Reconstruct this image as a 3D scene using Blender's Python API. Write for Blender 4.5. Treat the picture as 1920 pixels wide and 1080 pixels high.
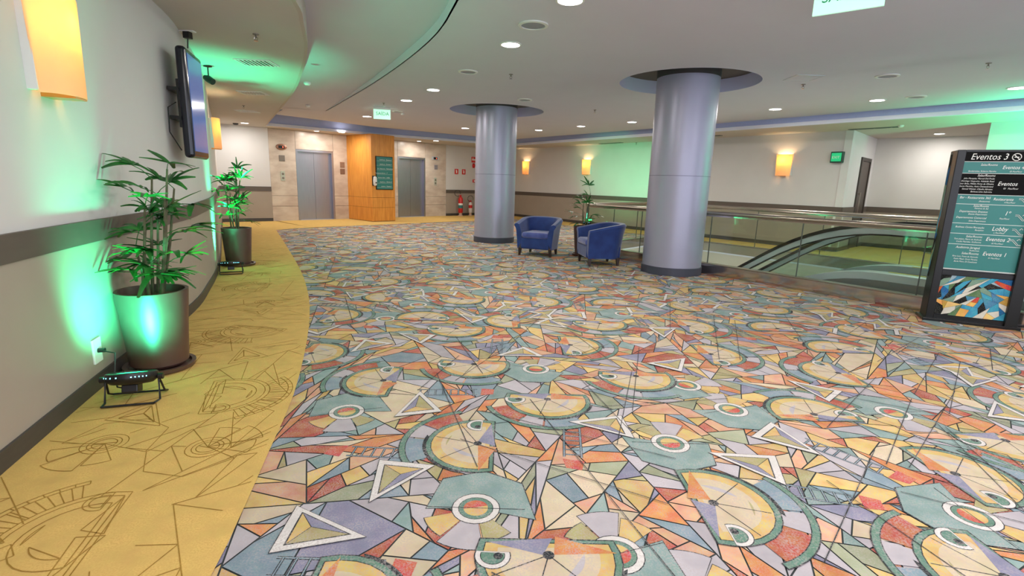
import bpy, bmesh, math, random
from mathutils import Vector, Matrix
random.seed(7)
R=math.radians
S=bpy.context.scene
for o in list(bpy.data.objects): bpy.data.objects.remove(o)
C=S.collection
# ------------------------------------------------------------------ camera
cam_d=bpy.data.cameras.new('camera'); cam=bpy.data.objects.new('camera',cam_d); C.objects.link(cam)
F=952.96; cam_d.sensor_width=36; cam_d.lens=F/1920*36; cam_d.clip_start=.05; cam_d.clip_end=200
rx=Vector((0.9995278,0.00615876,0.03010401)); dy=Vector((0.03072754,-0.20033656,-0.97924516)); fz=Vector((0,0.97970778,-0.2004312))
m=Matrix.Identity(4)
for i in range(3): m[i][0]=rx[i]; m[i][1]=-dy[i]; m[i][2]=-fz[i]
m[0][3]=0; m[1][3]=0; m[2][3]=1.3
cam.matrix_world=m; S.camera=cam
# ------------------------------------------------------------------ world, view
w=bpy.data.worlds.new('world'); S.world=w; w.use_nodes=True
w.node_tree.nodes['Background'].inputs[0].default_value=(.80,.85,1,1); w.node_tree.nodes['Background'].inputs[1].default_value=2.3
S.view_settings.view_transform='Standard'; S.view_settings.look='None'; S.view_settings.gamma=1; S.view_settings.exposure=0.33
S.cycles.transparent_max_bounces=40
S.view_settings.use_curve_mapping=False
LAMP_W=24.0          # each ceiling downlight
GREEN=(0.04,1.0,0.47)
# ------------------------------------------------------------------ helpers
def lin(c): return tuple(((v/255)/12.92 if v/255<=.04045 else (((v/255)+.055)/1.055)**2.4) for v in c)
MC={}
def mat(name,col,rough=.6,metal=0,noise=0,nscale=30,emit=None,estr=0,bump=0,spec=.5,col2=None,stretch=None,**kw):
    if name in MC: return MC[name]
    m=bpy.data.materials.new(name); m.use_nodes=True; MC[name]=m
    nt=m.node_tree; b=nt.nodes['Principled BSDF']; c=lin(col)
    b.inputs['Base Color'].default_value=(*c,1); b.inputs['Roughness'].default_value=rough; b.inputs['Metallic'].default_value=metal
    b.inputs['Specular IOR Level'].default_value=spec
    if emit: b.inputs['Emission Color'].default_value=(*lin(emit),1); b.inputs['Emission Strength'].default_value=estr
    tc=nt.nodes.new('ShaderNodeTexCoord'); mp=nt.nodes.new('ShaderNodeMapping'); nt.links.new(tc.outputs['Object'],mp.inputs[0])
    if stretch: mp.inputs['Scale'].default_value=stretch
    nz=nt.nodes.new('ShaderNodeTexNoise'); nz.inputs['Scale'].default_value=nscale; nz.inputs['Detail'].default_value=4
    nt.links.new(mp.outputs[0],nz.inputs['Vector'])
    cr=nt.nodes.new('ShaderNodeMix'); cr.data_type='RGBA'
    c2=lin(col2) if col2 else tuple(v*(1-noise) for v in c)
    cr.inputs[6].default_value=(*c,1); cr.inputs[7].default_value=(*c2,1)
    mr=nt.nodes.new('ShaderNodeMapRange'); mr.inputs[1].default_value=.35; mr.inputs[2].default_value=.65
    nt.links.new(nz.outputs[0],mr.inputs[0]); nt.links.new(mr.outputs[0],cr.inputs[0]); nt.links.new(cr.outputs[2],b.inputs['Base Color'])
    if bump:
        bp=nt.nodes.new('ShaderNodeBump'); bp.inputs['Strength'].default_value=bump; bp.inputs['Distance'].default_value=.004
        nt.links.new(nz.outputs[0],bp.inputs['Height']); nt.links.new(bp.outputs[0],b.inputs['Normal'])
    for k,v in kw.items(): b.inputs[k.replace('_',' ')].default_value=v
    return m
def glass(name,tint,refl=.08):
    m=bpy.data.materials.new(name); m.use_nodes=True; nt=m.node_tree; nt.nodes.clear()
    o=nt.nodes.new('ShaderNodeOutputMaterial'); t=nt.nodes.new('ShaderNodeBsdfTransparent'); g=nt.nodes.new('ShaderNodeBsdfGlossy')
    t.inputs[0].default_value=(*tint,1); g.inputs['Roughness'].default_value=.02
    lw=nt.nodes.new('ShaderNodeLayerWeight'); lw.inputs[0].default_value=.5; mx=nt.nodes.new('ShaderNodeMixShader')
    pw=nt.nodes.new('ShaderNodeMath'); pw.operation='POWER'; pw.inputs[1].default_value=5; nt.links.new(lw.outputs['Facing'],pw.inputs[0])
    ma=nt.nodes.new('ShaderNodeMath'); ma.operation='MULTIPLY_ADD'; ma.inputs[1].default_value=.6; ma.inputs[2].default_value=.035; nt.links.new(pw.outputs[0],ma.inputs[0])
    nt.links.new(ma.outputs[0],mx.inputs[0]); nt.links.new(t.outputs[0],mx.inputs[1]); nt.links.new(g.outputs[0],mx.inputs[2]); nt.links.new(mx.outputs[0],o.inputs[0])
    return m
wall_up=mat('wall_upper_paint',(208,206,205),.65,noise=.03,nscale=2)
wall_lo=mat('wall_lower_vinyl',(160,148,136),.6,noise=.05,nscale=3)
trimm=mat('dark_grey_trim',(92,82,75),.5,noise=.08,nscale=6,stretch=(1,1,4))
basem=mat('baseboard_paint',(66,62,60),.45,noise=.15,nscale=8,stretch=(1,1,6))
ceilm=mat('ceiling_paint',(208,206,218),.8,noise=.02,nscale=2)
fasm=mat('fascia_blue_lit_tint',(176,186,226),.6,noise=.04)  # bluish reflected light on the cove face put into this colour
fasw=mat('fascia_white_ledge',(214,216,232),.6)
soffm=mat('soffit_paint',(196,190,184),.75,noise=.02,nscale=2)
marble=mat('travertine_marble',(205,192,178),.28,noise=.0,nscale=2.2,col2=(182,164,150),stretch=(1,1,2.2))
steel=mat('brushed_steel',(168,168,182),.33,.95,noise=.08,nscale=60,stretch=(1,1,.04))
kerbst=mat('polished_steel',(206,198,194),.14,1,noise=.05,nscale=3)
railst=mat('handrail_steel',(176,166,156),.28,1)
colm=mat('column_metal_paint',(164,164,184),.36,.35,noise=.03,nscale=4)
coldk=mat('column_skirting',(62,64,78),.5)
wood=mat('honey_wood_veneer',(220,150,62),.42,noise=0,col2=(200,128,48),nscale=6,stretch=(3,3,.35))
blackm=mat('black_plastic',(20,20,22),.4)
blkmet=mat('black_painted_metal',(24,24,24),.3,.2)
white=mat('white_plastic',(225,225,222),.4)
potm=mat('brown_glazed_ceramic',(80,52,46),.4,spec=.9,noise=.15,nscale=10)
soil=mat('bark_mulch',(112,78,58),.95,noise=.6,nscale=60,bump=1)
leafm=mat('palm_leaf',(44,118,46),.34,noise=0,col2=(26,78,32),nscale=9)
stemm=mat('palm_stem',(96,92,66),.7,noise=.4,nscale=25)
blue=mat('blue_velvet',(18,44,104),.75,noise=0,col2=(28,58,122),nscale=6,bump=.15,Sheen_Weight=.5,Sheen_Roughness=.4)
blue2=mat('blue_velvet_cushion',(52,68,134),.8,noise=0,col2=(84,96,164),nscale=5,bump=.15,Sheen_Weight=.5)
legm=mat('dark_wood_leg',(52,36,32),.4)
tealp=mat('teal_sign_print',(38,118,112),.4)
blkp=mat('black_sign_print',(10,9,9),.7,spec=.15)
txt=mat('white_lettering',(232,232,226),.5)
red=mat('red_enamel',(190,26,28),.3)
redp=mat('red_sign',(205,42,40),.5)
gls=glass('railing_glass',(.925,.965,.93)); gls2=glass('escalator_glass',(.88,.95,.915))
rubber=mat('black_rubber',(18,18,20),.35)
alu=mat('escalator_aluminium',(190,198,206),.35,.35)
yellow=mat('yellow_tape',(225,205,40),.4,noise=.25,nscale=14)
stepm=mat('grooved_step_metal',(110,112,114),.45,.7)
wellm=mat('well_side_paint',(200,194,182),.7)
lampe=mat('downlight_diffuser',(255,255,255),.5,emit=(255,250,244),estr=14)
def shade_mat():
    m=bpy.data.materials.new('amber_lamp_shade'); m.use_nodes=True; nt=m.node_tree; nt.nodes.clear()
    o=nt.nodes.new('ShaderNodeOutputMaterial'); d=nt.nodes.new('ShaderNodeBsdfDiffuse'); t=nt.nodes.new('ShaderNodeBsdfTranslucent'); a=nt.nodes.new('ShaderNodeMixShader')
    d.inputs[0].default_value=(*lin((240,206,170)),1); t.inputs[0].default_value=(*lin((255,222,160)),1); a.inputs[0].default_value=.42
    e=nt.nodes.new('ShaderNodeEmission'); e.inputs[0].default_value=(*lin((255,196,120)),1); e.inputs[1].default_value=.10
    ad=nt.nodes.new('ShaderNodeAddShader'); nt.links.new(d.outputs[0],a.inputs[1]); nt.links.new(t.outputs[0],a.inputs[2]); nt.links.new(a.outputs[0],ad.inputs[0]); nt.links.new(e.outputs[0],ad.inputs[1]); nt.links.new(ad.outputs[0],o.inputs[0])
    return m
shadem=shade_mat()

class MB:
    def __init__(s): s.v=[];s.f=[];s.mi=[];s.k=0
    def add(s,vs,fs):
        n=len(s.v); s.v+=[tuple(v) for v in vs]; s.f+=[tuple(n+i for i in f) for f in fs]; s.mi+=[s.k]*len(fs); return s
    def box(s,x0,x1,y0,y1,z0,z1,M=None):
        vs=[Vector((x,y,z)) for z in (z0,z1) for y in (y0,y1) for x in (x0,x1)]
        if M: vs=[M@v for v in vs]
        return s.add(vs,[(0,2,3,1),(4,5,7,6),(0,1,5,4),(2,6,7,3),(0,4,6,2),(1,3,7,5)])
    def prism(s,poly,z0,z1):
        n=len(poly); return s.add([(p[0],p[1],z0) for p in poly]+[(p[0],p[1],z1) for p in poly],[tuple(range(n))[::-1],tuple(range(n,2*n))]+[(i,(i+1)%n,n+(i+1)%n,n+i) for i in range(n)])
    def lathe(s,prof,n=32,c=(0,0,0),M=None,cap=True):
        vs=[];fs=[]
        for r,z in prof:
            for i in range(n):
                a=2*math.pi*i/n; vs.append(Vector((c[0]+r*math.cos(a),c[1]+r*math.sin(a),c[2]+z)))
        if M: vs=[M@v for v in vs]
        for j in range(len(prof)-1):
            for i in range(n): fs.append((j*n+i,j*n+(i+1)%n,(j+1)*n+(i+1)%n,(j+1)*n+i))
        if cap:
            if prof[0][0]>1e-6: fs.append(tuple(range(n))[::-1])
            if prof[-1][0]>1e-6: fs.append(tuple((len(prof)-1)*n+i for i in range(n)))
        return s.add(vs,fs)
    def tube(s,pts,r,n=8,closed=False):
        pts=[Vector(p) for p in pts]; N=len(pts); vs=[];fs=[]
        for i,p in enumerate(pts):
            if closed: d=pts[(i+1)%N]-pts[i-1]
            else: d=pts[min(i+1,N-1)]-pts[max(i-1,0)]
            d.normalize(); ref=Vector((0,0,1)) if abs(d.z)<.95 else Vector((1,0,0)); a=d.cross(ref).normalized(); b=a.cross(d)
            rr=r[i] if isinstance(r,(list,tuple)) else r
            for k in range(n):
                t=2*math.pi*k/n; vs.append(p+a*rr*math.cos(t)+b*rr*math.sin(t))
        for i in range(N if closed else N-1):
            j=(i+1)%N
            for k in range(n): fs.append((i*n+k,i*n+(k+1)%n,j*n+(k+1)%n,j*n+k))
        if not closed: fs+= [tuple(range(n))[::-1],tuple((N-1)*n+k for k in range(n))]
        return s.add(vs,fs)
    def build(s,name,mt,parent=None,smooth=False,bevel=0,seg=2,M=None,sub=0):
        me=bpy.data.meshes.new(name); me.from_pydata(s.v,[],s.f)
        if M: me.transform(M)
        me.validate()
        for x in (mt if isinstance(mt,list) else [mt]): me.materials.append(x)
        if isinstance(mt,list) and len(me.polygons)==len(s.mi): me.polygons.foreach_set('material_index',s.mi)
        bm=bmesh.new(); bm.from_mesh(me); bmesh.ops.recalc_face_normals(bm,faces=bm.faces); bm.to_mesh(me); bm.free()
        if smooth:
            for p in me.polygons: p.use_smooth=True
            me.set_sharp_from_angle(angle=R(38))
        o=bpy.data.objects.new(name,me); C.objects.link(o); o.parent=parent
        if bevel:
            b=o.modifiers.new('b','BEVEL'); b.width=bevel; b.segments=seg; b.limit_method='ANGLE'
        if sub:
            b=o.modifiers.new('s','SUBSURF'); b.levels=sub; b.render_levels=sub
        return o
def tag(o,label,cat,group=None):
    o['label']=label; o['category']=cat
    if group: o['group']=group
    return o
GR={'ceiling light':'round downlights in the ceilings','sprinkler':'ceiling sprinkler heads','speaker':'round ceiling grilles','detector':'small ceiling detectors','vent':'air vents in the soffits','wall lamp':'amber wall sconces','armchair':'blue tub armchairs','potted plant':'potted palms','elevator':'steel elevator doors','railing':'glass railings around the well','exit sign':'exit signs','plaque':'small plaques on the marble','button panel':'elevator call buttons','elevator indicator':'elevator floor indicators','fire extinguisher':'fire extinguishers by the back wall','sign':None}
def thing(name,label,cat,loc=(0,0,0),rz=0,group=None,M=None):
    group=group or GR.get(cat)
    o=bpy.data.objects.new(name,None); C.objects.link(o); o.empty_display_size=.1
    if M: o.matrix_world=M
    else: o.location=loc; o.rotation_euler=(0,0,rz)
    return tag(o,label,cat,group)
def struct(o): o['kind']='structure'; return o
def dup(o,parent=None,label=None,M=None):
    c=o.copy(); C.objects.link(c); c.parent=parent
    if M is not None: c.matrix_world=M
    if label: c['label']=label
    for ch in list(o.children): dup(ch,c)
    return c
def frame(o,x,z=(0,0,1)):
    x=Vector(x).normalized(); z=Vector(z).normalized(); y=z.cross(x)
    M=Matrix.Identity(4)
    for i in range(3): M[i][0]=x[i];M[i][1]=y[i];M[i][2]=z[i];M[i][3]=o[i]
    return M
def text(s,x,z,size,parent,mt=None,align='LEFT',shear=.25,name='lettering',y=-.004,xs=1.0,rot=None):
    c=bpy.data.curves.new(name,'FONT'); c.body=s; c.size=size; c.align_x=align; c.shear=shear; c.fill_mode='FRONT'; c.resolution_u=2
    t=bpy.data.objects.new(name,c); C.objects.link(t)
    dg=bpy.context.evaluated_depsgraph_get(); me=bpy.data.meshes.new_from_object(t.evaluated_get(dg)); bpy.data.objects.remove(t)
    me.transform(Matrix.Translation((x,y,z))@Matrix.Rotation(R(90),4,'X')@Matrix.Diagonal((xs,1,1,1)))
    me.materials.clear(); me.materials.append(mt or txt)
    o=bpy.data.objects.new(name,me); C.objects.link(o); o.parent=parent
    return o
def fill2d(loops,z,name,mt):
    c=bpy.data.curves.new(name,'CURVE'); c.dimensions='2D'; c.fill_mode='BOTH'
    for lp in loops:
        sp=c.splines.new('POLY'); sp.points.add(len(lp)-1)
        for i,p in enumerate(lp): sp.points[i].co=(p[0],p[1],0,1)
        sp.use_cyclic_u=True
    t=bpy.data.objects.new(name,c); C.objects.link(t)
    dg=bpy.context.evaluated_depsgraph_get(); me=bpy.data.meshes.new_from_object(t.evaluated_get(dg)); bpy.data.objects.remove(t)
    me.transform(Matrix.Translation((0,0,z))); me.materials.clear(); me.materials.append(mt)
    o=bpy.data.objects.new(name,me); C.objects.link(o); return o
def smoothpath(P,n=6):
    out=[]
    P=[Vector((*p,0)) for p in P]
    for i in range(len(P)-1):
        a=P[max(i-1,0)];b=P[i];c=P[i+1];d=P[min(i+2,len(P)-1)]
        for k in range(n):
            t=k/n; v=.5*((2*b)+(c-a)*t+(2*a-5*b+4*c-d)*t*t+(3*b-a-3*c+d)*t**3); out.append((v.x,v.y))
    out.append((P[-1].x,P[-1].y)); return out
def offset(path,d):
    out=[]
    for i,p in enumerate(path):
        a=Vector(path[max(i-1,0)]);b=Vector(path[min(i+1,len(path)-1)]); t=(b-a).normalized(); out.append((p[0]+t.y*d,p[1]-t.x*d))
    return out
def ribbon(path,t0,t1,z0,z1,name,mt,parent=None,smooth=True):
    a=offset(path,t0); b=offset(path,t1); n=len(path); m_=MB()
    vs=[(*p,z0) for p in a]+[(*p,z1) for p in a]+[(*p,z1) for p in b]+[(*p,z0) for p in b]
    fs=[]
    for i in range(n-1):
        for k in range(4): fs.append((k*n+i,k*n+i+1,((k+1)%4)*n+i+1,((k+1)%4)*n+i))
    fs+=[(0,n,2*n,3*n),(n-1,2*n-1,3*n-1,4*n-1)]
    m_.add(vs,fs); return m_.build(name,mt,parent,smooth)
# ------------------------------------------------------------------ plan
HS=2.67; HC=2.85
LW=smoothpath([(-1.0,-2.5),(-1.72,.5),(-2.21,2.0),(-2.35,2.42),(-2.57,3.1),(-3.06,4.7),(-3.47,5.65),(-3.95,6.65),(-4.65,7.96),(-6.2,10.72),(-8.2,14.3)],5)
EA=Vector((-7.15,15.15,0)); eu=Vector((.683,.7304,0)); en=Vector((.7304,-.683,0))
CB=(-.6,21.97)
uR=Vector((.607,-.795,0)); nR=Vector((.795,.607,0)); N0=Vector((1.72,9.7,0))
def V(s,d,z=0): 
    p=N0+uR*s+nR*d; return (p.x,p.y,z)
# ------------------------------------------------------------------ walls (all structure)
def wall(name,path,top=HS,th=.15,lower=True,cat=None):
    w=struct(ribbon(path,0,-th,.0,top+.25,name,wall_up))
    return w
def dress(path,side,idx,z0=.88,z1=1.01,base=.1):
    a=struct(ribbon(path,.012,0,base,z0,'trim_%d'%idx,wall_lo)); 
    b=struct(ribbon(path,.022,0,z0,z1,'trim_%d'%(idx+1),trimm)); 
    c=struct(ribbon(path,.025,0,0,base,'baseboard_'+side,basem))
wall('wall_left',LW); dress(LW,'left',1)
BL=[(-8.75,13.85),(-7.15,15.15)]
wall('wall_back_left',BL); dress(BL,'back_left',3)
EP=[(EA.x,EA.y),tuple((EA+eu*6.57).xy)]
BW=[EP[1],CB]; wall('wall_back',BW); dress(BW,'back',5)
RW=[CB,(7.34,11.57)]; wall('wall_right',RW); dress(RW,'right',7)
RS=[(7.34,11.57),(8.95,13.15)]
RS0=[(7.34,11.57),(8.05,12.267)];RS1=[(8.7,12.905),(8.95,13.15)]
wall('wall_corridor_side',RS); dress(RS0,'corridor_side',9); dress(RS1,'corridor_end',15)
RB=[(8.95,13.15),(12.6,9.5)]; wall('wall_corridor_back',RB); dress(RB,'corridor_back',11)
RG=[(8.7,9.8),(13.0,4.17)]; wall('wall_far_right',RG); dress(RG,'far_right',13)
# elevator wall : marble panels with recessed joints
wE=MB(); ME=frame(EA,eu,(0,0,1))   # local x along wall, y = away from room
wE.box(0,.78,.12,.3,0,2.9); wE.box(1.98,4.39,.12,.3,0,2.9); wE.box(5.59,6.57,.12,.3,0,2.9); wE.box(.78,1.98,.12,.3,2.13,2.9); wE.box(4.39,5.59,.12,.3,2.13,2.9)
wobj=struct(wE.build('wall_elevators',mat('grey_mortar',(110,98,88),.8),M=ME))
g=.004
def mpanel(x0,x1,z0,z1):
    return MB().box(x0+g,x1-g,.0,.12,z0+g,z1-g).build('marble_panel',marble,wobj,M=ME,bevel=.003,seg=1)
for x0,x1 in ((0,.78),(1.98,2.74),(2.74,3.6),(3.6,4.39),(5.59,6.57)):
    for z0,z1 in ((0,.44),(.44,.75),(.75,HS)): mpanel(x0,x1,z0,z1)
for x0,x1 in ((.78,1.98),(4.39,5.59)): mpanel(x0,x1,2.13,HS)
def elevator(x,label):
    t=thing('elevator_door',label,'elevator',M=ME@Matrix.Translation((x,0,0)))
    f=MB().box(0,.06,.0,.2,0,2.13).box(1.14,1.2,.0,.2,0,2.13).box(.06,1.14,.0,.2,2.07,2.13); f.build('door_frame',steel,t)
    MB().box(.06,.597,.1,.13,.01,2.07).build('door_panel',steel,t); MB().box(.603,1.14,.1,.13,.01,2.07).build('door_panel',steel,t)
    MB().box(.0,1.2,.0,.14,0,.012).build('threshold',alu,t)
    MB().box(.06,1.14,.14,.18,0,2.1).build('shaft_shadow_gap',blackm,t)
    return t
elevator(.78,'steel double elevator door left of the wooden column'); elevator(4.39,'steel double elevator door right of the wooden column')
# door in corridor
DM=frame(Vector((8.05,12.267,0)),Vector((.65,.638,0)))
d=struct(bpy.data.objects.new('door_1',None)); C.objects.link(d); d.matrix_world=DM
fr=mat('dark_brown_door_frame',(58,50,46),.5)
MB().box(0,.07,-.03,.05,0,2.16).box(.84,.91,-.03,.05,0,2.16).box(.07,.84,-.03,.05,2.08,2.16).build('door_frame',fr,d)
MB().box(.07,.84,-.01,.03,.01,2.08).build('door_leaf',mat('dark_brown_door',(74,64,58),.45),d,bevel=.004)
MB().box(.14,.17,-.07,-.05,.85,1.35).box(.145,.165,-.05,-.01,.88,.9).box(.145,.165,-.05,-.01,1.3,1.32).build('door_handle',railst,d)
# ------------------------------------------------------------------ ceilings
SE=smoothpath([(-.85,-2.4),(-1.2,.5),(-1.45,2.6),(-1.78,4.37),(-1.97,5.0),(-2.29,5.88),(-2.79,6.99),(-3.91,9.22),(-6.9,14.55)],5)
ARC=smoothpath([(.35,-2.4),(.1,1.5),(-.15,3.3),(-.56,4.82),(-1.06,6.24),(-2.36,8.78),(-4.5,12.5)],5)
bandR=[(-4.53,16.6),(-1.47,18.55),(-.15,19.3),(4.67,12.75),(7.95,8.4),(12.2,2.75),(12.2,-2.4)]
inner=SE+bandR+[(.35,-2.4)]
circ=lambda c,r,n=48:[(c[0]+r*math.cos(2*math.pi*i/n),c[1]+r*math.sin(2*math.pi*i/n)) for i in range(n)]
COL1=(-.45,11.62); COL2=(2.52,8.02)
outer=[(-14,-2.7),(14.5,-2.7),(14.5,24),(-14,24)]
sof=struct(fill2d([outer,inner],HS,'ceiling_soffit',soffm))
mainloop=ARC+[(-5.3,12.2),(-6.15,13.45),(-4.25,15.85),(-1.42,17.98),(-.16,18.75)]+bandR[3:]
main=struct(fill2d([mainloop,circ(COL1,1.02),circ(COL2,1.0)],HC,'ceiling',ceilm))
# raised crescent between soffit edge and arc
cr=MB(); n=30
def samp(path,t):
    i=t*(len(path)-1); k=min(int(i),len(path)-2); f=i-k; a=path[k]; b=path[k+1]; return (a[0]*(1-f)+b[0]*f,a[1]*(1-f)+b[1]*f)
def aty(path,y):
    for a,b in zip(path[:-1],path[1:]):
        if a[1]<=y<=b[1]+1e-6: f=(y-a[1])/(b[1]-a[1]); return a[0]*(1-f)+b[0]*f
    return path[-1][0]
ys=[-2.4+i*(12.5+2.4)/40 for i in range(41)]
def cz(y): return HC+.11*min(1,max(0,(12.5-y)/5.0))+.0005
vs=[];
for y in ys: vs+= [(aty(SE,y)-.02,y-.0,cz(y)),(aty(ARC,y),y,cz(y))]
cr.add(vs,[(2*i,2*i+1,2*i+3,2*i+2) for i in range(40)])
struct(cr.build('ceiling_raised',ceilm))
fm=MB(); vs=[]
for y in ys: vs+=[(aty(ARC,y),y,HC),(aty(ARC,y),y,cz(y)),(aty(ARC,y)+.02,y,cz(y)),(aty(ARC,y)+.02,y,HC)]
fm.add(vs,[(4*i+k,4*i+(k+1)%4,4*i+4+(k+1)%4,4*i+4+k) for i in range(40) for k in range(4)])
struct(fm.build('trim_21',mat('white_step_face',(226,230,242),.6),smooth=True))
struct(ribbon(SE,.004,-.03,HS-.002,3.139,'trim_22',mat('warm_fascia_paint',(186,176,168),.7)))
bp=[(-6.9,14.55)]+bandR[:-1]
struct(ribbon(bp,.0,-.05,HS+.07,3.139,'trim_23',fasm,smooth=False))
struct(ribbon(bp,.05,-.05,HS-.001,HS+.07,'trim_24',fasw,smooth=False))
# round recesses over the columns
for i,(c,r) in enumerate(((COL1,1.02),(COL2,1.0))):
    q=MB().lathe([(r,HC-.001),(r,HC+.2)],48,(c[0],c[1],0),cap=False)
    struct(q.build('ceiling_recess',[mat('recess_blue_lit_side',(206,210,240),.7)],smooth=True))  # bluish light on the recess side is part of its colour
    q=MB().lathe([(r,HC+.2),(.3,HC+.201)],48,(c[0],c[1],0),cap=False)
    struct(q.build('ceiling_recess_top',[mat('recess_shaded_top',(92,86,80),.8)],smooth=True))  # dark top: shade inside the recess put into the colour
# roof slab hides the world above
struct(MB().box(-14,14.5,-2.7,24,3.14,3.2).build('ceiling_slab',ceilm))
# ------------------------------------------------------------------ floor with void
s0,s1=-.5,7.6
VA=Vector(V(s0,0)).xy; VB=Vector(V(s1,0)).xy; VC=Vector(V(s1,3.1)).xy; VD=Vector((3.48,12.5))
void=[tuple(VA),tuple(VB),tuple(VC),tuple(VD)]
struct(fill2d([[(-12,-2.6),(14,-2.6),(14,23.5),(-12,23.5)],void],-.004,'floor',mat('carpet_backing',(58,64,66),.95)))
PAL=dict(pch=(198,152,122),teal=(124,148,146),blue=(122,142,154),lav=(128,128,152),or1=(192,126,80),rust=(164,90,70),yel=(196,166,104),oli=(160,152,108),gry=(170,165,172),crm=(192,176,150),sage=(146,152,126),wht=(204,200,198),dk=(44,50,54),grn=(92,126,112),red=(184,90,74))
BG=['teal','blue','lav','or1','rust','yel','oli','gry','crm','sage','gry','crm','yel','or1','pch','gry','pch','teal']
def clip(poly,px,py,nx,ny):
    out=[];n=len(poly)
    ds=[(p[0]-px)*nx+(p[1]-py)*ny for p in poly]
    for i in range(n):
        a=poly[i];b=poly[(i+1)%n];da=ds[i];db=ds[(i+1)%n]
        if da>=0: out.append(a)
        if (da>=0)!=(db>=0):
            t=da/(da-db); out.append((a[0]+(b[0]-a[0])*t,a[1]+(b[1]-a[1])*t))
    return out if len(out)>=3 else []
def area(p): return abs(sum(p[i][0]*p[(i+1)%len(p)][1]-p[(i+1)%len(p)][0]*p[i][1] for i in range(len(p))))/2
def ccw(p): 
    return p if sum(p[i][0]*p[(i+1)%len(p)][1]-p[(i+1)%len(p)][0]*p[i][1] for i in range(len(p)))>0 else p[::-1]
def inset(p,d):
    p=ccw(p); q=p
    for i in range(len(p)):
        a=p[i];b=p[(i+1)%len(p)];ex,ey=b[0]-a[0],b[1]-a[1];L=math.hypot(ex,ey)
        if L<1e-5: continue
        nx,ny=-ey/L,ex/L; q=clip(q,a[0]+nx*d,a[1]+ny*d,nx,ny)
        if not q: return []
    return q
rc=random.Random(11)
def bsp(poly,amin,out,depth=0):
    A=area(poly)
    if A<amin*(.5+rc.random()*1.6) or depth>16: out.append(poly); return
    # split through two random boundary points on the long direction
    n=len(poly); L=[math.hypot(poly[(i+1)%n][0]-poly[i][0],poly[(i+1)%n][1]-poly[i][1]) for i in range(n)]
    i=max(range(n),key=lambda k:L[k]*(.6+rc.random()))
    j=i
    while j==i: j=rc.choices(range(n),weights=[l+1e-6 for l in L])[0]
    ti=.3+.4*rc.random(); tj=rc.choice([0,.0,.3+.4*rc.random(),.3+.4*rc.random()])
    a=(poly[i][0]+(poly[(i+1)%n][0]-poly[i][0])*ti,poly[i][1]+(poly[(i+1)%n][1]-poly[i][1])*ti)
    b=(poly[j][0]+(poly[(j+1)%n][0]-poly[j][0])*tj,poly[j][1]+(poly[(j+1)%n][1]-poly[j][1])*tj)
    dx,dy_=b[0]-a[0],b[1]-a[1]; l=math.hypot(dx,dy_)
    if l<1e-4: out.append(poly); return
    nx,ny=-dy_/l,dx/l; p1=clip(poly,a[0],a[1],nx,ny); p2=clip(poly,a[0],a[1],-nx,-ny)
    if not p1 or not p2 or min(area(p1),area(p2))<.04*A: 
        if depth<14: bsp(poly,amin,out,depth+1)
        else: out.append(poly)
        return
    bsp(p1,amin,out,depth+1); bsp(p2,amin,out,depth+1)
class Print:
    def __init__(s): s.v=[];s.f=[];s.c=[]
    def poly(s,p,z,col):
        if len(p)<3: return
        n=len(s.v); s.v+=[(q[0],q[1],z) for q in ccw(p)]; s.f.append(tuple(range(n,n+len(p)))); s.c.append(col)
    def build(s,name,mt,parent=None):
        me=bpy.data.meshes.new(name); me.from_pydata(s.v,[],s.f); a=me.attributes.new('Col','FLOAT_COLOR','FACE')
        fl=[]
        for c in s.c: fl+=[*lin(c),1]
        a.data.foreach_set('color',fl); me.materials.append(mt); o=bpy.data.objects.new(name,me); C.objects.link(o); o.parent=parent; return o
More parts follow.
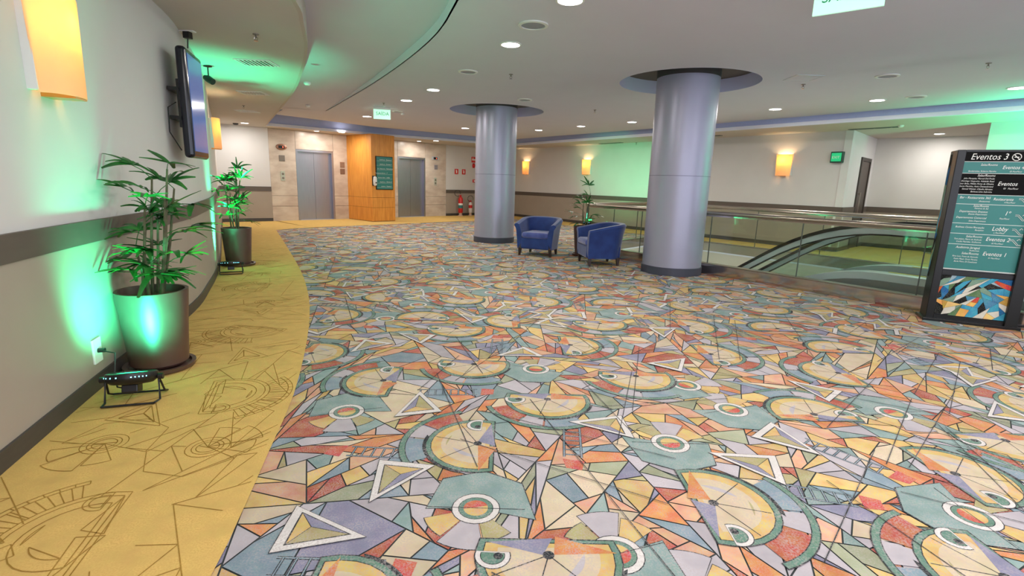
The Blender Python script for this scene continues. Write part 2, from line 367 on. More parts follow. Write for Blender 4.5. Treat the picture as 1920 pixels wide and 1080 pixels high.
def carpet_mat(name,speck,spcol,hue=.025):
    m=bpy.data.materials.new(name); m.use_nodes=True; nt=m.node_tree; b=nt.nodes['Principled BSDF']; b.inputs['Roughness'].default_value=.95; b.inputs['Specular IOR Level'].default_value=.12
    at=nt.nodes.new('ShaderNodeAttribute'); at.attribute_name='Col'; tc=nt.nodes.new('ShaderNodeTexCoord')
    n1=nt.nodes.new('ShaderNodeTexNoise'); n1.inputs['Scale'].default_value=150; n1.inputs['Detail'].default_value=2; nt.links.new(tc.outputs['Object'],n1.inputs[0])
    n2=nt.nodes.new('ShaderNodeTexNoise'); n2.inputs['Scale'].default_value=9; n2.inputs['Detail'].default_value=3; nt.links.new(tc.outputs['Object'],n2.inputs[0])
    r1=nt.nodes.new('ShaderNodeMapRange'); r1.inputs[1].default_value=.42; r1.inputs[2].default_value=.62; r1.inputs[3].default_value=0; r1.inputs[4].default_value=speck; nt.links.new(n1.outputs[0],r1.inputs[0])
    r2=nt.nodes.new('ShaderNodeMapRange'); r2.inputs[1].default_value=.35; r2.inputs[2].default_value=.65; r2.inputs[3].default_value=.2; r2.inputs[4].default_value=1; nt.links.new(n2.outputs[0],r2.inputs[0])
    mu=nt.nodes.new('ShaderNodeMath'); mu.operation='MULTIPLY'; nt.links.new(r1.outputs[0],mu.inputs[0]); nt.links.new(r2.outputs[0],mu.inputs[1])
    n3=nt.nodes.new('ShaderNodeTexNoise'); n3.inputs['Scale'].default_value=16; n3.inputs['Detail'].default_value=5; nt.links.new(tc.outputs['Object'],n3.inputs[0])
    hs=nt.nodes.new('ShaderNodeHueSaturation'); r3=nt.nodes.new('ShaderNodeMapRange'); r3.inputs[1].default_value=.3; r3.inputs[2].default_value=.7; r3.inputs[3].default_value=.5-hue; r3.inputs[4].default_value=.5+hue; nt.links.new(n3.outputs[0],r3.inputs[0]); nt.links.new(r3.outputs[0],hs.inputs['Hue'])
    r4=nt.nodes.new('ShaderNodeMapRange'); r4.inputs[1].default_value=.3; r4.inputs[2].default_value=.7; r4.inputs[3].default_value=.88; r4.inputs[4].default_value=1.1; nt.links.new(n2.outputs[0],r4.inputs[0]); nt.links.new(r4.outputs[0],hs.inputs['Value']); nt.links.new(at.outputs['Color'],hs.inputs['Color'])
    mx=nt.nodes.new('ShaderNodeMix'); mx.data_type='RGBA'; nt.links.new(mu.outputs[0],mx.inputs[0]); nt.links.new(hs.outputs[0],mx.inputs[6]); mx.inputs[7].default_value=(*lin(spcol),1)
    nt.links.new(mx.outputs[2],b.inputs['Base Color'])
    return m
pr=Print()
def rot(p,a,c): 
    ca,sa=math.cos(a),math.sin(a); return (c[0]+p[0]*ca-p[1]*sa,c[1]+p[0]*sa+p[1]*ca)
def motif_disc(P_,c,a,z,pal=None,r=.26):
    """half disc, flat side at local +x, bulging to local -x"""
    A0,A1=R(76),R(286)
    def sector(r0,z_,col,a0=A0,a1=A1,off=(0,0)):
        pts=[(off[0]+r0*math.cos(a0+(a1-a0)*k/16),off[1]+r0*math.sin(a0+(a1-a0)*k/16)) for k in range(17)]
        P_.poly([rot(p,a,c) for p in pts],z_,pal[col] if isinstance(col,str) else col)
    def arc(r0,r1,z_,col,a0,a1,n=14):
        for k in range(n):
            u0=a0+(a1-a0)*k/n;u1=a0+(a1-a0)*(k+1)/n
            P_.poly([rot(q,a,c) for q in [(r0*math.cos(u0),r0*math.sin(u0)),(r1*math.cos(u0),r1*math.sin(u0)),(r1*math.cos(u1),r1*math.sin(u1)),(r0*math.cos(u1),r0*math.sin(u1))]],z_,pal[col])
    arc(r,r+.105,z,'rust',R(112),R(148),6); arc(r,r+.105,z,'gry',R(150),R(172),4); arc(r,r+.105,z,'blue',R(174),R(212),6)
    arc(r+.1,r+.135,z+.0002,'dk',R(108),R(214)); arc(r+.104,r+.130,z+.0003,'grn',R(108.6),R(213.4))
    sector(r+.022,z+.00045,'dk',R(165),R(258),(.004,.004)); sector(r+.005,z+.0006,'dk',R(72),R(290)); sector(r,z+.00075,'grn',R(73),R(289)); sector(r-.022,z+.0009,'dk',R(75),R(287)); sector(r-.026,z+.00105,'yel',R(76),R(286)); sector(r-.075,z+.0012,'crm',R(80),R(284),(-.0,.0))
    sector(r-.13,z+.00135,'gry',R(200),R(275)); sector(r-.1,z+.00133,'oli',R(150),R(190))
    # radial lines
    for t in (R(118),R(165),R(222)):
        p=[(0,-.0022),(0,.0022),(-(r-.034),.0022),(-(r-.034),-.0022)]; P_.poly([rot(rot(q,t-math.pi,(0,0)),a,c) for q in p],z+.0015,pal['dk'])
    # eye
    def disc(o,rr,z_,col,n=18,a0=0,a1=2*math.pi): P_.poly([rot((o[0]+rr*math.cos(a0+(a1-a0)*k/n),o[1]+rr*math.sin(a0+(a1-a0)*k/n)),a,c) for k in range(n)],z_,pal[col])
    for rr,col,k in ((.066,'dk',0),(.062,'wht',1),(.045,'dk',2),(.042,'grn',3)): disc((-.01,.2),rr,z+.0015+k*.00015,col,a0=R(70),a1=R(300))
    disc((0,0),.021,z+.0023,'dk'); disc((-.012,.18),.017,z+.0023,'dk')
    # purple/teal blades on the flat side
    P_.poly([rot(p,a,c) for p in [(.0,.02),(.06,.22),(.09,-.02)]],z+.00142,pal['lav']); P_.poly([rot(p,a,c) for p in [(.003,-.02),(.1,-.03),(.02,-.25)]],z+.00146,pal['or1'])
def motif_flower(P_,c,a,z,pal,r=.1):
    def sec(rr,z_,col,a0=0,a1=2*math.pi,n=20): P_.poly([rot((rr*math.cos(a0+(a1-a0)*k/n),rr*math.sin(a0+(a1-a0)*k/n)),a,c) for k in range(n+1 if a1-a0<6 else n)],z_,pal[col])
    for i,(t0,t1,rr,col) in enumerate(((R(200),R(235),.21,'yel'),(R(238),R(280),.24,'gry'),(R(283),R(315),.2,'oli'))):
        for e,cc,zz in ((.004,'dk',0),(0,col,.00015)):
            P_.poly([rot(p,a,c) for p in [(0,0)]+[((rr+e)*math.cos(t0-e*3+(t1-t0+e*6)*k/6),(rr+e)*math.sin(t0-e*3+(t1-t0+e*6)*k/6)) for k in range(7)]],z+zz,pal[cc])
    q=[(-.2,-.01),(-.16,.2),(.02,.27),(.19,.18),(.24,-.06),(.0,-.0)]
    P_.poly([rot((x*1.02,y*1.02+(.003 if y>0 else -.003)),a,c) for x,y in q],z+.0002,pal['dk'])
    P_.poly([rot(p,a,c) for p in q],z+.0003,pal['teal'])
    for k,(rr,col) in enumerate(((r,'dk'),(r-.004,'wht'),(r-.028,'dk'),(r-.031,'grn'),(r-.05,'yel'))): sec(rr,z+.0004+k*.00015,col)
    sec(r-.05,z+.00125,'red',R(20),R(190),12)
    P_.poly([rot(p,a,c) for p in [(-.2,-.0016),(-.2,.0016),(.2,.0016),(.2,-.0016)]],z+.0014,pal['dk'])
def motif_tri(P_,c,a,z,pal,s=.2):
    t=[(s*1.0,0),(-s*.75,s*.55),(-s*.45,-s*.75)]
    g=lambda k:[(x*k,y*k) for x,y in t]
    for k,col,zz in ((1.03,'dk',0),(1.0,'wht',.00015),(.72,'dk',.0003)): P_.poly([rot(p,a,c) for p in g(k)],z+zz,pal[col])
    q=g(.68); ap=(-s*.12,s*.03)
    for i,col in enumerate(('lav','yel','oli')): P_.poly([rot(p,a,c) for p in inset([q[i],q[(i+1)%3],ap],.0015)],z+.00045,pal[col])
def motif_ladder(P_,c,a,z,pal,L=.38,w_=.085):
    def bar(x0,x1,y0,y1,col,zz): P_.poly([rot(p,a,c) for p in [(x0,y0),(x1,y0),(x1,y1),(x0,y1)]],z+zz,pal[col])
    for y in (-w_/2,w_/2): bar(-L/2,L/2,y-.007,y+.007,'dk',0); bar(-L/2,L/2,y-.0035,y+.0035,'blue',.00015)
    for k in range(8): x=-L/2+L*(k+.5)/8; bar(x-.006,x+.006,-w_/2,w_/2,'dk',.0003); bar(x-.0025,x+.0025,-w_/2,w_/2,'blue',.00045)
    P_.poly([rot(p,a,c) for p in [(L/2+.02,-.05),(L/2+.1,-.035),(L/2+.11,.04),(L/2+.03,.055)]],z+.0003,pal['red'])
# base shards
xm,xM,ym,yM=-9.2,12.6,-1.2,22.3
def inv(pt,marg=0):
    s=(Vector((*pt,0))-N0).dot(uR); dd=(Vector((*pt,0))-N0).dot(nR); return s>-1.6-marg and s<s1+marg and dd>-marg and dd<3.1+marg and (s>-.5-marg-dd*.21)
def outside_void(poly):
    rest=[];cur=poly
    vp=ccw(void)
    for i in range(4):
        a=vp[i];b=vp[(i+1)%4]; L=math.hypot(b[0]-a[0],b[1]-a[1]); nx,ny=(b[1]-a[1])/L,-(b[0]-a[0])/L
        o=clip(cur,a[0],a[1],nx,ny)
        if o and area(o)>1e-4: rest.append(o)
        cur=clip(cur,a[0],a[1],-nx,-ny)
        if not cur: break
    return rest
def visible(poly):
    c=(sum(p[0] for p in poly)/len(poly),sum(p[1] for p in poly)/len(poly))
    return c[1]>-.8 and c[0]>-1.9-.65*max(0,c[1]-2) and c[0]<2.2+1.35*max(0,c[1]) 
for reg in outside_void([(xm,ym),(xM,ym),(xM,yM),(xm,yM)]):
    # long seams first: slices of 2 m
    st=[reg]
    for off_,dirn in [(k*1.7-26,(0.96,.28)) for k in range(34)]+[(k*1.9-26,(-.31,.95)) for k in range(34)]:
        nx,ny=dirn; ns=[]
        for p in st:
            a_=clip(p,nx*off_,ny*off_,nx,ny); b_=clip(p,nx*off_,ny*off_,-nx,-ny)
            ns+= [q for q in (a_,b_) if q and area(q)>1e-5]
        st=ns
    for p in st:
        if not visible(p): 
            pr.poly(p,0,PAL['gry']); continue
        cy=sum(q[1] for q in p)/len(p); am=.016 if cy<6 else .02
        o=[];bsp(p,am,o)
        for q in o:
            cc=PAL[rc.choice(BG)]; j=rc.uniform(.93,1.07); cc=tuple(min(255,v*j) for v in cc)
            q2=inset(q,.0032 if cy<7 else .0036)
            if q2: pr.poly(q2,0,cc)
# motifs: observed places near the camera, lattice further away
discs=[(-.15,2.37,0),(-.83,3.16,0),(1.76,1.55,0),(2.43,3.57,0),(.16,1.59,90),(.24,2.94,90),(-.26,3.52,90),(.89,3.38,90),(2.73,2.58,90),(.88,1.93,180),(1.62,3.92,180),(1.83,2.84,-90),(2.15,2.22,180),(.5,4.05,180),(-.49,4.43,90),(2.8,4.15,-90),(-1.5,3.65,180),(-.55,1.3,180)]
flows=[(-.12,1.85,0),(-.92,2.69,20),(.19,3.47,160),(.41,1.61,200),(.85,2.44,180),(1.2,3.25,120),(1.35,2.88,200),(.62,1.4,180),(-1.2,4.7,0),(1.95,1.9,90),(2.35,2.9,10)]
tris=[(-.49,2.05,250),(-.71,1.69,-10),(-.54,2.8,95),(.54,2.61,170),(.08,3.79,200),(-.8,4.13,150),(-1.12,3.87,240),(1.19,2.25,150),(1.49,2.53,300),(3.08,2.96,60),(2.06,3.22,120),(1.22,3.67,40)]
lads=[(-.58,2.26,178),(.34,2.46,-95),(-.6,1.5,0),(-.39,3.01,5),(-.11,3.97,90),(1.33,2.03,-15),(1.7,2.37,-50)]
allm=[(x,y) for x,y,_ in discs+flows+tris+lads]
zz=.0004
for k,(x,y,a) in enumerate(lads): motif_ladder(pr,(x,y),R(a),zz+k*.000012,PAL)
for k,(x,y,a) in enumerate(flows): motif_flower(pr,(x,y),R(a),zz+.0006+k*.000011,PAL)
for k,(x,y,a) in enumerate(discs): motif_disc(pr,(x,y),R(a),zz+.0022+k*.0000077,PAL)
for k,(x,y,a) in enumerate(tris): motif_tri(pr,(x,y),R(a),zz+.0048+k*.000011,PAL)
ZN=[0]
placed=[(x,y) for x,y,_ in flows]
def ok(x,y,r):
    return not inv((x,y),r) and not (-1.6<x<3.2 and 1.1<y<4.5) and visible([(x,y)])
gi=0
for i in range(-12,16):
    for j in range(-2,28):
        bx,by=i*.86+(j%2)*.3,j*.86-.4; k=(i+2*j)%4; a=k*math.pi/2
        for fn,ox,oy,da,rad,z_ in ((motif_disc,0,0,0,.45,.0022),(motif_flower,.42,-.32,.5,.3,.0006),(motif_tri,.3,.22,1.3,.25,.0048),(motif_tri,-.05,.47,3.9,.25,.0048),(motif_ladder,.1,-.42,0,.35,0)):
            if by>13 and fn is not motif_disc and fn is not motif_tri: continue
            p=rot((ox,oy),a,(bx,by))
            if fn is motif_flower:
                if any((p[0]-q[0])**2+(p[1]-q[1])**2<.16 for q in placed): continue
                placed.append(p)
            ZN[0]+=1
            if ok(p[0],p[1],rad): fn(pr,p,a+da,zz+z_+(ZN[0]%7)*.00002,PAL)
# long drawn lines running across the shapes
rl=random.Random(21)
for k in range(150):
    x=rl.uniform(-1.3,4.6) if k<60 else rl.uniform(-5,8); y=rl.uniform(1.0,5.0) if k<60 else rl.uniform(4,14); an=rl.choice([.3,1.25,1.9,2.7,.75])+rl.uniform(-.1,.1); L=rl.uniform(.35,.8); hw=.0022
    dx,dy2=math.cos(an)*L,math.sin(an)*L; 
    if all(ok2 for ok2 in [not inv((x+dx*t,y+dy2*t),.1) for t in (-1,0,1)]): 
        nx,ny=-math.sin(an)*hw,math.cos(an)*hw; pr.poly([(x-dx+nx,y-dy2+ny),(x-dx-nx,y-dy2-ny),(x+dx-nx,y+dy2-ny),(x+dx+nx,y+dy2+ny)],.0062+k*.000004,PAL['dk'])
floorm=carpet_mat('patterned_carpet',.62,(170,160,160))
struct(pr.build('floor_carpet',floorm))
# yellow border, same drawing in brown lines
ZB=.0072
YE=smoothpath([(-.45,-1.5),(-.86,.8),(-.96,1.45),(-1.13,2.17),(-1.36,3.07),(-1.87,4.55),(-2.47,5.98),(-3.43,7.93),(-5.9,12.62)],5)
ei=EA+en*2.4
E1=ei; 
# intersection of elevator-side inner line with right inner line
RI=Vector((.94,18.1,0))
def isect(p,d,q,e):
    det=d.x*(-e.y)+e.x*d.y; rx_,ry_=q.x-p.x,q.y-p.y; t=(rx_*(-e.y)+e.x*ry_)/det; return p+d*t
X=isect(ei,eu,RI,uR)
inn=YE+[(ei.x-.35,ei.y-.4),(X.x,X.y)]+[tuple((RI+uR*t).xy) for t in (4,7.9)]
RIe=RI+uR*7.9
bord=[]
LWo=[(p[0]-.05,p[1]) for p in LW]
# quads between YE and wall
ysq=[-1.4,.4,1.6,2.9,4.3,5.8,7.4,9.2,11.0,12.6]
for y0,y1 in zip(ysq[:-1],ysq[1:]):
    k=4
    for q in range(k):
        a=y0+(y1-y0)*q/k;b=y0+(y1-y0)*(q+1)/k
        bord.append([(aty(LWo,a),a),(aty(YE,a),a),(aty(YE,b),b),(aty(LWo,b),b)])
E2=(EA.x-1.8,EA.y-1.1)
polyE=[(aty(LWo,12.6),12.6),(aty(YE,12.6),12.6),(ei.x,ei.y),(EA.x+.1,EA.y+.1),(-8.8,14.4)]
bord.append(polyE)
EB=EA+eu*6.57
bord.append([(ei.x,ei.y),(X.x,X.y),(CB[0],CB[1]+.1),(EB.x,EB.y+.1),(EA.x,EA.y+.1)])
r1=Vector((7.34,11.57,0))
bord.append([(X.x,X.y),tuple(RIe.xy),(r1.x+.1,r1.y+.1),(CB[0]+.1,CB[1]+.1)])
r2=Vector((8.7,9.8,0)); RI2=RI+uR*10.1
bord.append([tuple(RIe.xy),tuple(RI2.xy),(r2.x+.1,r2.y+.1),(9.9,12.4),(8.95,13.2),(r1.x,r1.y)])
RI3=RI+uR*16; bord.append([tuple(RI2.xy),tuple(RI3.xy),(13.1,4.2),(r2.x,r2.y)])
by=Print(); YEL=(208,174,104); BR=(150,116,52); YP={k:(v if k=='x' else YEL) for k,v in PAL.items()}; YP['dk']=BR
for q in bord: by.poly(q,ZB,YEL)
def inborder(x,y): return -1.3<y<12.4 and aty(LW,y)+.03<x<aty(YE,y)-.015
kz=[0]
def stroke(p,q,hw,keep=None):
    L=math.hypot(q[0]-p[0],q[1]-p[1])
    if L<.004: return
    n_=max(1,int(L/.07)); dx,dy2=(q[0]-p[0])/L,(q[1]-p[1])/L; kz[0]+=1
    def at(t): return (p[0]+dx*L*t,p[1]+dy2*L*t)
    run=None
    for k in range(n_+1):
        okk=k<n_ and inborder(*at((k+.5)/n_)) and inborder(*at(k/n_)) and inborder(*at((k+1)/n_)) and (keep is None or keep(*at((k+.5)/n_)))
        if okk and run is None: run=k
        if not okk and run is not None:
            u=at(run/n_);v=at(k/n_); z=ZB+.0006+(kz[0]%90)*.000008; nx,ny=-dy2*hw,dx*hw
            by.poly([(u[0]+nx,u[1]+ny),(u[0]-nx,u[1]-ny),(v[0]-nx,v[1]-ny),(v[0]+nx,v[1]+ny)],z,BR); run=None
cent=[]
def drawn(fn,x,y,a_,rad):
    tmp=Print(); fn(tmp,(x,y),R(a_),0,PAL); cent.append((x,y,rad))
    for f,c in zip(tmp.f,tmp.c):
        if c==PAL['dk']: continue
        pts=[tmp.v[i] for i in f]
        for i in range(len(pts)): stroke(pts[i],pts[(i+1)%len(pts)],.0022)
for fn,x,y,a_,rad in ((motif_disc,-1.55,1.62,15,.27),(motif_flower,-1.95,2.25,0,.1),(motif_tri,-1.98,2.56,-35,.17),(motif_disc,-1.72,2.85,200,.27),(motif_ladder,-1.95,1.62,-30,.12),(motif_flower,-1.45,2.25,150,.1),(motif_disc,-2.2,4.2,80,.27),(motif_tri,-1.95,3.55,120,.17),(motif_flower,-2.5,3.8,60,.1),(motif_disc,-3.0,5.9,10,.27),(motif_flower,-2.6,5.2,40,.1),(motif_tri,-2.5,4.8,170,.17),(motif_tri,-1.5,1.15,20,.17),(motif_disc,-3.9,7.8,100,.27),(motif_flower,-3.4,6.8,10,.1)): drawn(fn,x,y,a_,rad)
rc=random.Random(31); o=[]; bsp([(-5.5,-1.3),(.2,-1.3),(.2,9.5),(-5.5,9.5)],.05,o)
for q in o:
    for i in range(len(q)): stroke(q[i],q[(i+1)%len(q)],.002,lambda x,y: all((x-c0)**2+(y-c1)**2>c2*c2 for c0,c1,c2 in cent))
struct(by.build('floor_border',carpet_mat('yellow_border_carpet',.5,(186,148,84),.004)))
# ------------------------------------------------------------------ void well
well=MB(); vp=[VA,VB,VC,VD]
for i in range(4):
    a=vp[i];b=vp[(i+1)%4]; d_=(b-a).normalized(); nn=Vector((d_.y,-d_.x))*.12
    well.prism([tuple(a),tuple(b),tuple(b+nn),tuple(a+nn)],-4.0,-.005)
struct(well.build('wall_void',wellm))
struct(MB().prism([tuple(p) for p in (VA,VB,VC,VD)],-4.1,-4.0).build('floor_below',mat('lower_floor_tile',(150,140,110),.4)))
for k,(s_,d_) in enumerate(((1.0,1.9),(3.2,.4),(3.4,2.9))):  # unseen fill lights added to brighten the well
    l=bpy.data.lights.new('well_fill_light','POINT'); l.energy=45; l.color=(1,.96,.88); l.shadow_soft_size=.25; lo=bpy.data.objects.new('well_fill_light',l); C.objects.link(lo); lo.location=V(s_,d_,-1.6)
# ------------------------------------------------------------------ railings
def railing(a,b,label,npan,h=.95,end=True):
    a=Vector(a);b=Vector(b);L=(b-a).length; d_=(b-a)/L; inn_=Vector((-d_.y,d_.x,0))
    c=(Vector(V(3.5,1.8))-a); 
    if c.dot(inn_)<0: flip=-1
    else: flip=1
    t=thing('glass_railing',label,'railing',M=frame(a,d_))
    k=MB(); y0,y1=(-.03,.09) if flip>0 else (-.09,.03)
    k.box(0,L,y0,y1,-.02,.16); k.build('kerb',kerbst,t,bevel=.004,seg=1)
    MB().box(0,L,(y0 if flip<0 else y0)-.004,y1+.004,.16,.172).build('kerb_cap',railst,t); MB().box(0,L,y0-.02,y1+.02,-.045,-.02).build('slab_edge_strip',fasw,t)
    pw=L/npan
    for i in range(npan):
        MB().box(i*pw+.006,(i+1)*pw-.006,.02*flip-.006,.02*flip+.006,.16,h-.02).build('glass_panel',gls,t)
    for i in range(npan+1):
        x=min(max(i*pw,.006),L-.006); MB().box(x-.005,x+.005,.02*flip-.008,.02*flip+.008,.17,h-.03).build('glass_joint',mat('grey_joint_seal',(80,84,80),.5),t)
    hr=MB().tube([(-.03,.02*flip,h),(L+.03,.02*flip,h)],.032,16); hr.build('handrail',railst,t,smooth=True)
    MB().box(0,L,.02*flip-.012,.02*flip+.012,h-.05,h-.02).build('rail_channel',kerbst,t)
    return t
railing(V(s0,0),V(s1,0),'long glass railing with steel kerb and handrail on the near side of the escalator well',6)
railing((3.48,12.5,0),V(s1,3.1),'glass railing with steel handrail on the far side of the escalator well, along the wall',7)
railing(V(s0,0),(3.48,12.5,0),'short end railing of the escalator well behind the potted palm',3)
# ------------------------------------------------------------------ escalator
es=thing('escalator','escalator with black handrails descending to the left inside the railed well','escalator',M=frame(Vector(V(0,0)),-uR))
# local x = -s (down direction), y: z x x -> compute sign
ly=Vector((0,0,1)).cross(-uR); sgn=1 if ly.dot(nR)>0 else -1
def prof(zoff):
    out=[(-7.2,zoff),(-4.42,zoff)]
    for k in range(1,9):   # convex transition to 35 degrees
        t=k/8; x=-4.42+1.5*t; out.append((x,zoff-.5*1.5*t*t*.7*1.0))
    x,z=out[-1]; out+= [(x+6.3,z-6.3*.7)] if False else [(x+4.2,z-4.2*.7)]
    return out
def esw(y0,y1,z0,z1,name,mt,par=es,cut=None):
    P0=prof(z0);P1=prof(z1); m_=MB(); n_=len(P0)
    vs=[(x,sgn*y0,z) for x,z in P0]+[(x,sgn*y0,z) for x,z in P1]+[(x,sgn*y1,z) for x,z in P1]+[(x,sgn*y1,z) for x,z in P0]
    fs=[(k*n_+i,k*n_+i+1,((k+1)%4)*n_+i+1,((k+1)%4)*n_+i) for i in range(n_-1) for k in range(4)]+[(0,n_,2*n_,3*n_),(n_-1,2*n_-1,3*n_-1,4*n_-1)]
    m_.add(vs,fs); return m_.build(name,mt,par,smooth=True)
for yc in (.42,1.58):
    sd=-1 if yc<1 else 1
    esw(yc-.04,yc+.04,.90,.95,'handrail',rubber); esw(yc-.025,yc+.025,.82,.90,'handrail_guide',alu); esw(yc-.028,yc+.028,.80,.82,'guide_seal',rubber)
    esw(yc-.006,yc+.006,.30,.80,'glass_panel',gls2)
    esw(yc-.1,yc+.16 if sd<0 else yc+.1,.24,.33,'deck_cover',alu) if sd<0 else esw(yc-.16,yc+.1,.24,.33,'deck_cover',alu)
    esw(yc+.14*(-sd)-.01,yc+.14*(-sd)+.01,-.05,.24,'skirt_panel',steel)
    t0=yc+(.10 if sd<0 else -.14); MB().box(-7.0,-4.45,sgn*t0,sgn*(t0+.04),.331,.336).build('yellow_strip',yellow,es)
esw(.30,1.70,-.9,-.75,'truss_soffit',wellm); esw(.28,.33,-.8,.24,'side_cladding',mat('grey_cladding',(120,122,122),.4,.5)); esw(1.67,1.72,-.8,.24,'side_cladding',MC['grey_cladding'])
for i in range(15):
    x=-5.35+i*.4; 
    P_=prof(0); z=0
    for (xa,za),(xb,zb) in zip(P_[:-1],P_[1:]):
        if xa<=x<=xb: z=za+(zb-za)*(x-xa)/(xb-xa)
    if x<.4: MB().box(x,x+.4,sgn*.57,sgn*1.43,z-.3,z-.02).build('step',stepm,es,bevel=.006,seg=1)
MB().box(-7.3,-5.35,sgn*.3,sgn*1.7,-.06,.0).build('landing_plate',stepm,es)
# ------------------------------------------------------------------ columns
def column(c,label):
    t=thing('round_column',label,'column',(c[0],c[1],0))
    MB().lathe([(.45,.0),(.45,HC+.195)],48).build('shaft',colm,t,smooth=True)
    MB().lathe([(.462,0),(.462,.12),(.45,.125)],48,cap=False).build('skirting',coldk,t,smooth=True)
    MB().lathe([(.4515,1.49),(.4515,1.495)],48,cap=False).build('shaft_joint',coldk,t,smooth=True)
    MB().lathe([(.453,HC+.05),(.453,HC+.19)],48,cap=False).build('collar',mat('dark_collar',(60,58,58),.6),t,smooth=True)
column(COL1,'tall round grey column left of the blue armchairs'); column(COL2,'large round grey column in front of the glass railing')
# wood column
wc=thing('wooden_column','square honey wood column with a directory sign between the elevators','column',M=frame(Vector((-4.43,16.02,0)),Vector((.55,.62,0))))
Wd,Dp=.85,1.5
for z0,z1 in ((.02,.44),(.446,.75),(.756,HS)):
    MB().box(0,Wd,0,.03,z0,z1).build('wood_panel',wood,wc,bevel=.002,seg=1)
    M2=Matrix.Rotation(R(6),4,'Z')
    MB().box(-.0,.03,.03,Dp,z0,z1).build('wood_panel',wood,wc,bevel=.002,seg=1)
    MB().box(Wd-.03,Wd,.03,Dp,z0,z1).build('wood_panel',wood,wc,bevel=.002,seg=1)
MB().box(.01,Wd-.01,.01,Dp,0,HS).build('core',mat('dark_core',(70,44,22),.8),wc)
WM=wc.matrix_world.copy()
ds=thing('directory_sign','small teal directory board on the wooden column','sign',M=WM@Matrix.Translation((.14,0,1.0)))
MB().box(0,.62,-.03,0,0,1.02).build('board',blkmet,ds,bevel=.004)
MB().box(.02,.60,-.034,-.03,.02,1.0).build('teal_panel',tealp,ds)
rows=[('Salas/Rooms','Eventos 4'),('Salas/Rooms','Eventos 3'),('Bar - Restaurante','Restaurante'),('Departamento Eventos','1º'),('Business Center','Lobby'),('Salas/Rooms','Eventos 2'),('Auditório','Eventos 1')]
for i,(a_,b_) in enumerate(rows):
    text(a_,.33,.9-i*.135,.04,ds,align='RIGHT',y=-.036); text(b_,.37,.9-i*.135,.05,ds,y=-.036)
    MB().box(.02,.6,-.0355,-.034,.875-i*.135,.878-i*.135).build('divider',txt,ds)
dp=thing('sanitiser_dispenser','white sanitiser dispenser beside the teal board on the wooden column','dispenser',M=WM@Matrix.Translation((.06,0,1.12)))
MB().box(-.05,.06,-.02,0,0,.3).build('back_plate',blackm,dp); MB().lathe([(.03,0),(.055,.03),(.06,.15),(.05,.26),(.02,.28)],16,(.01,-.07,0)).build('body',white,dp,smooth=True); MB().box(-.01,.03,-.135,-.12,.07,.11).build('button',blackm,dp,bevel=.003)
# elevator fixtures
def EM(x,z): return ME@Matrix.Translation((x,0,z))
def indicator(x,z,label,oval=True):
    t=thing('floor_indicator',label,'elevator indicator',M=EM(x,z))
    if oval:
        MB().lathe([(.16,0),(.16,.012),(.14,.02)],24,M=Matrix.Rotation(R(90),4,'X')@Matrix.Diagonal((1,.55,1,1))).build('bezel',mat('bronze_ring',(150,110,90),.4,.4),t,smooth=True)
    else: MB().box(-.16,.16,-.02,0,-.06,.06).build('bezel',alu,t,bevel=.004)
    MB().box(-.09,.09,-.026,-.012,-.04,.04).build('display',blackm,t); MB().box(.03,.05,-.028,-.026,-.02,.02).build('red_digit',mat('red_led',(255,90,60),.5,emit=(255,90,60),estr=3),t)
indicator(.36,2.16,'oval elevator indicator with dark display high on the left marble pier'); indicator(6.05,2.15,'rectangular elevator indicator high on the right marble pier',False)
def plate(x,z,w_,h,label,mt,nm='wall_plaque'):
    t=thing(nm,label,'plaque',M=EM(x,z)); MB().box(-w_/2,w_/2,-.012,0,-h/2,h/2).build('plate',mt,t,bevel=.003)
    for k in range(3): MB().box(-w_/2+.02,w_/2-.02,-.0135,-.012,h/2-.05-k*.05,h/2-.035-k*.05).build('engraved_line',mat('engraving',(120,108,98),.5),t)
bronze=mat('bronze_plate',(150,118,98),.4,.3); greyp=mat('grey_plate',(128,120,112),.4,.4)
plate(.36,1.84,.17,.17,'square grey plaque on the left marble pier beneath the oval indicator',greyp); plate(2.28,1.74,.16,.17,'upper bronze plaque right of the left elevator',bronze); plate(2.28,1.53,.16,.17,'lower bronze plaque right of the left elevator',mat('bronze_plate_dark',(128,96,78),.4,.3)); plate(6.08,1.83,.16,.17,'square grey plaque beneath the rectangular indicator',mat('grey_blue_plate',(150,150,160),.4,.4))
def callb(x,z,label):
    t=thing('call_button_panel',label,'button panel',M=EM(x,z)); MB().box(-.06,.06,-.015,0,-.14,.14).build('plate',mat('pale_green_plate',(176,184,170),.4,.3),t,bevel=.004)
    for dz in (.06,-.06): MB().lathe([(.035,0),(.035,.02),(.02,.024)],16,M=Matrix.Translation((0,0,dz))@Matrix.Rotation(R(90),4,'X')).build('button',greyp,t)
callb(.36,1.33,'pale call button panel left of the left elevator'); callb(6.05,1.3,'pale call button panel right of the right elevator')
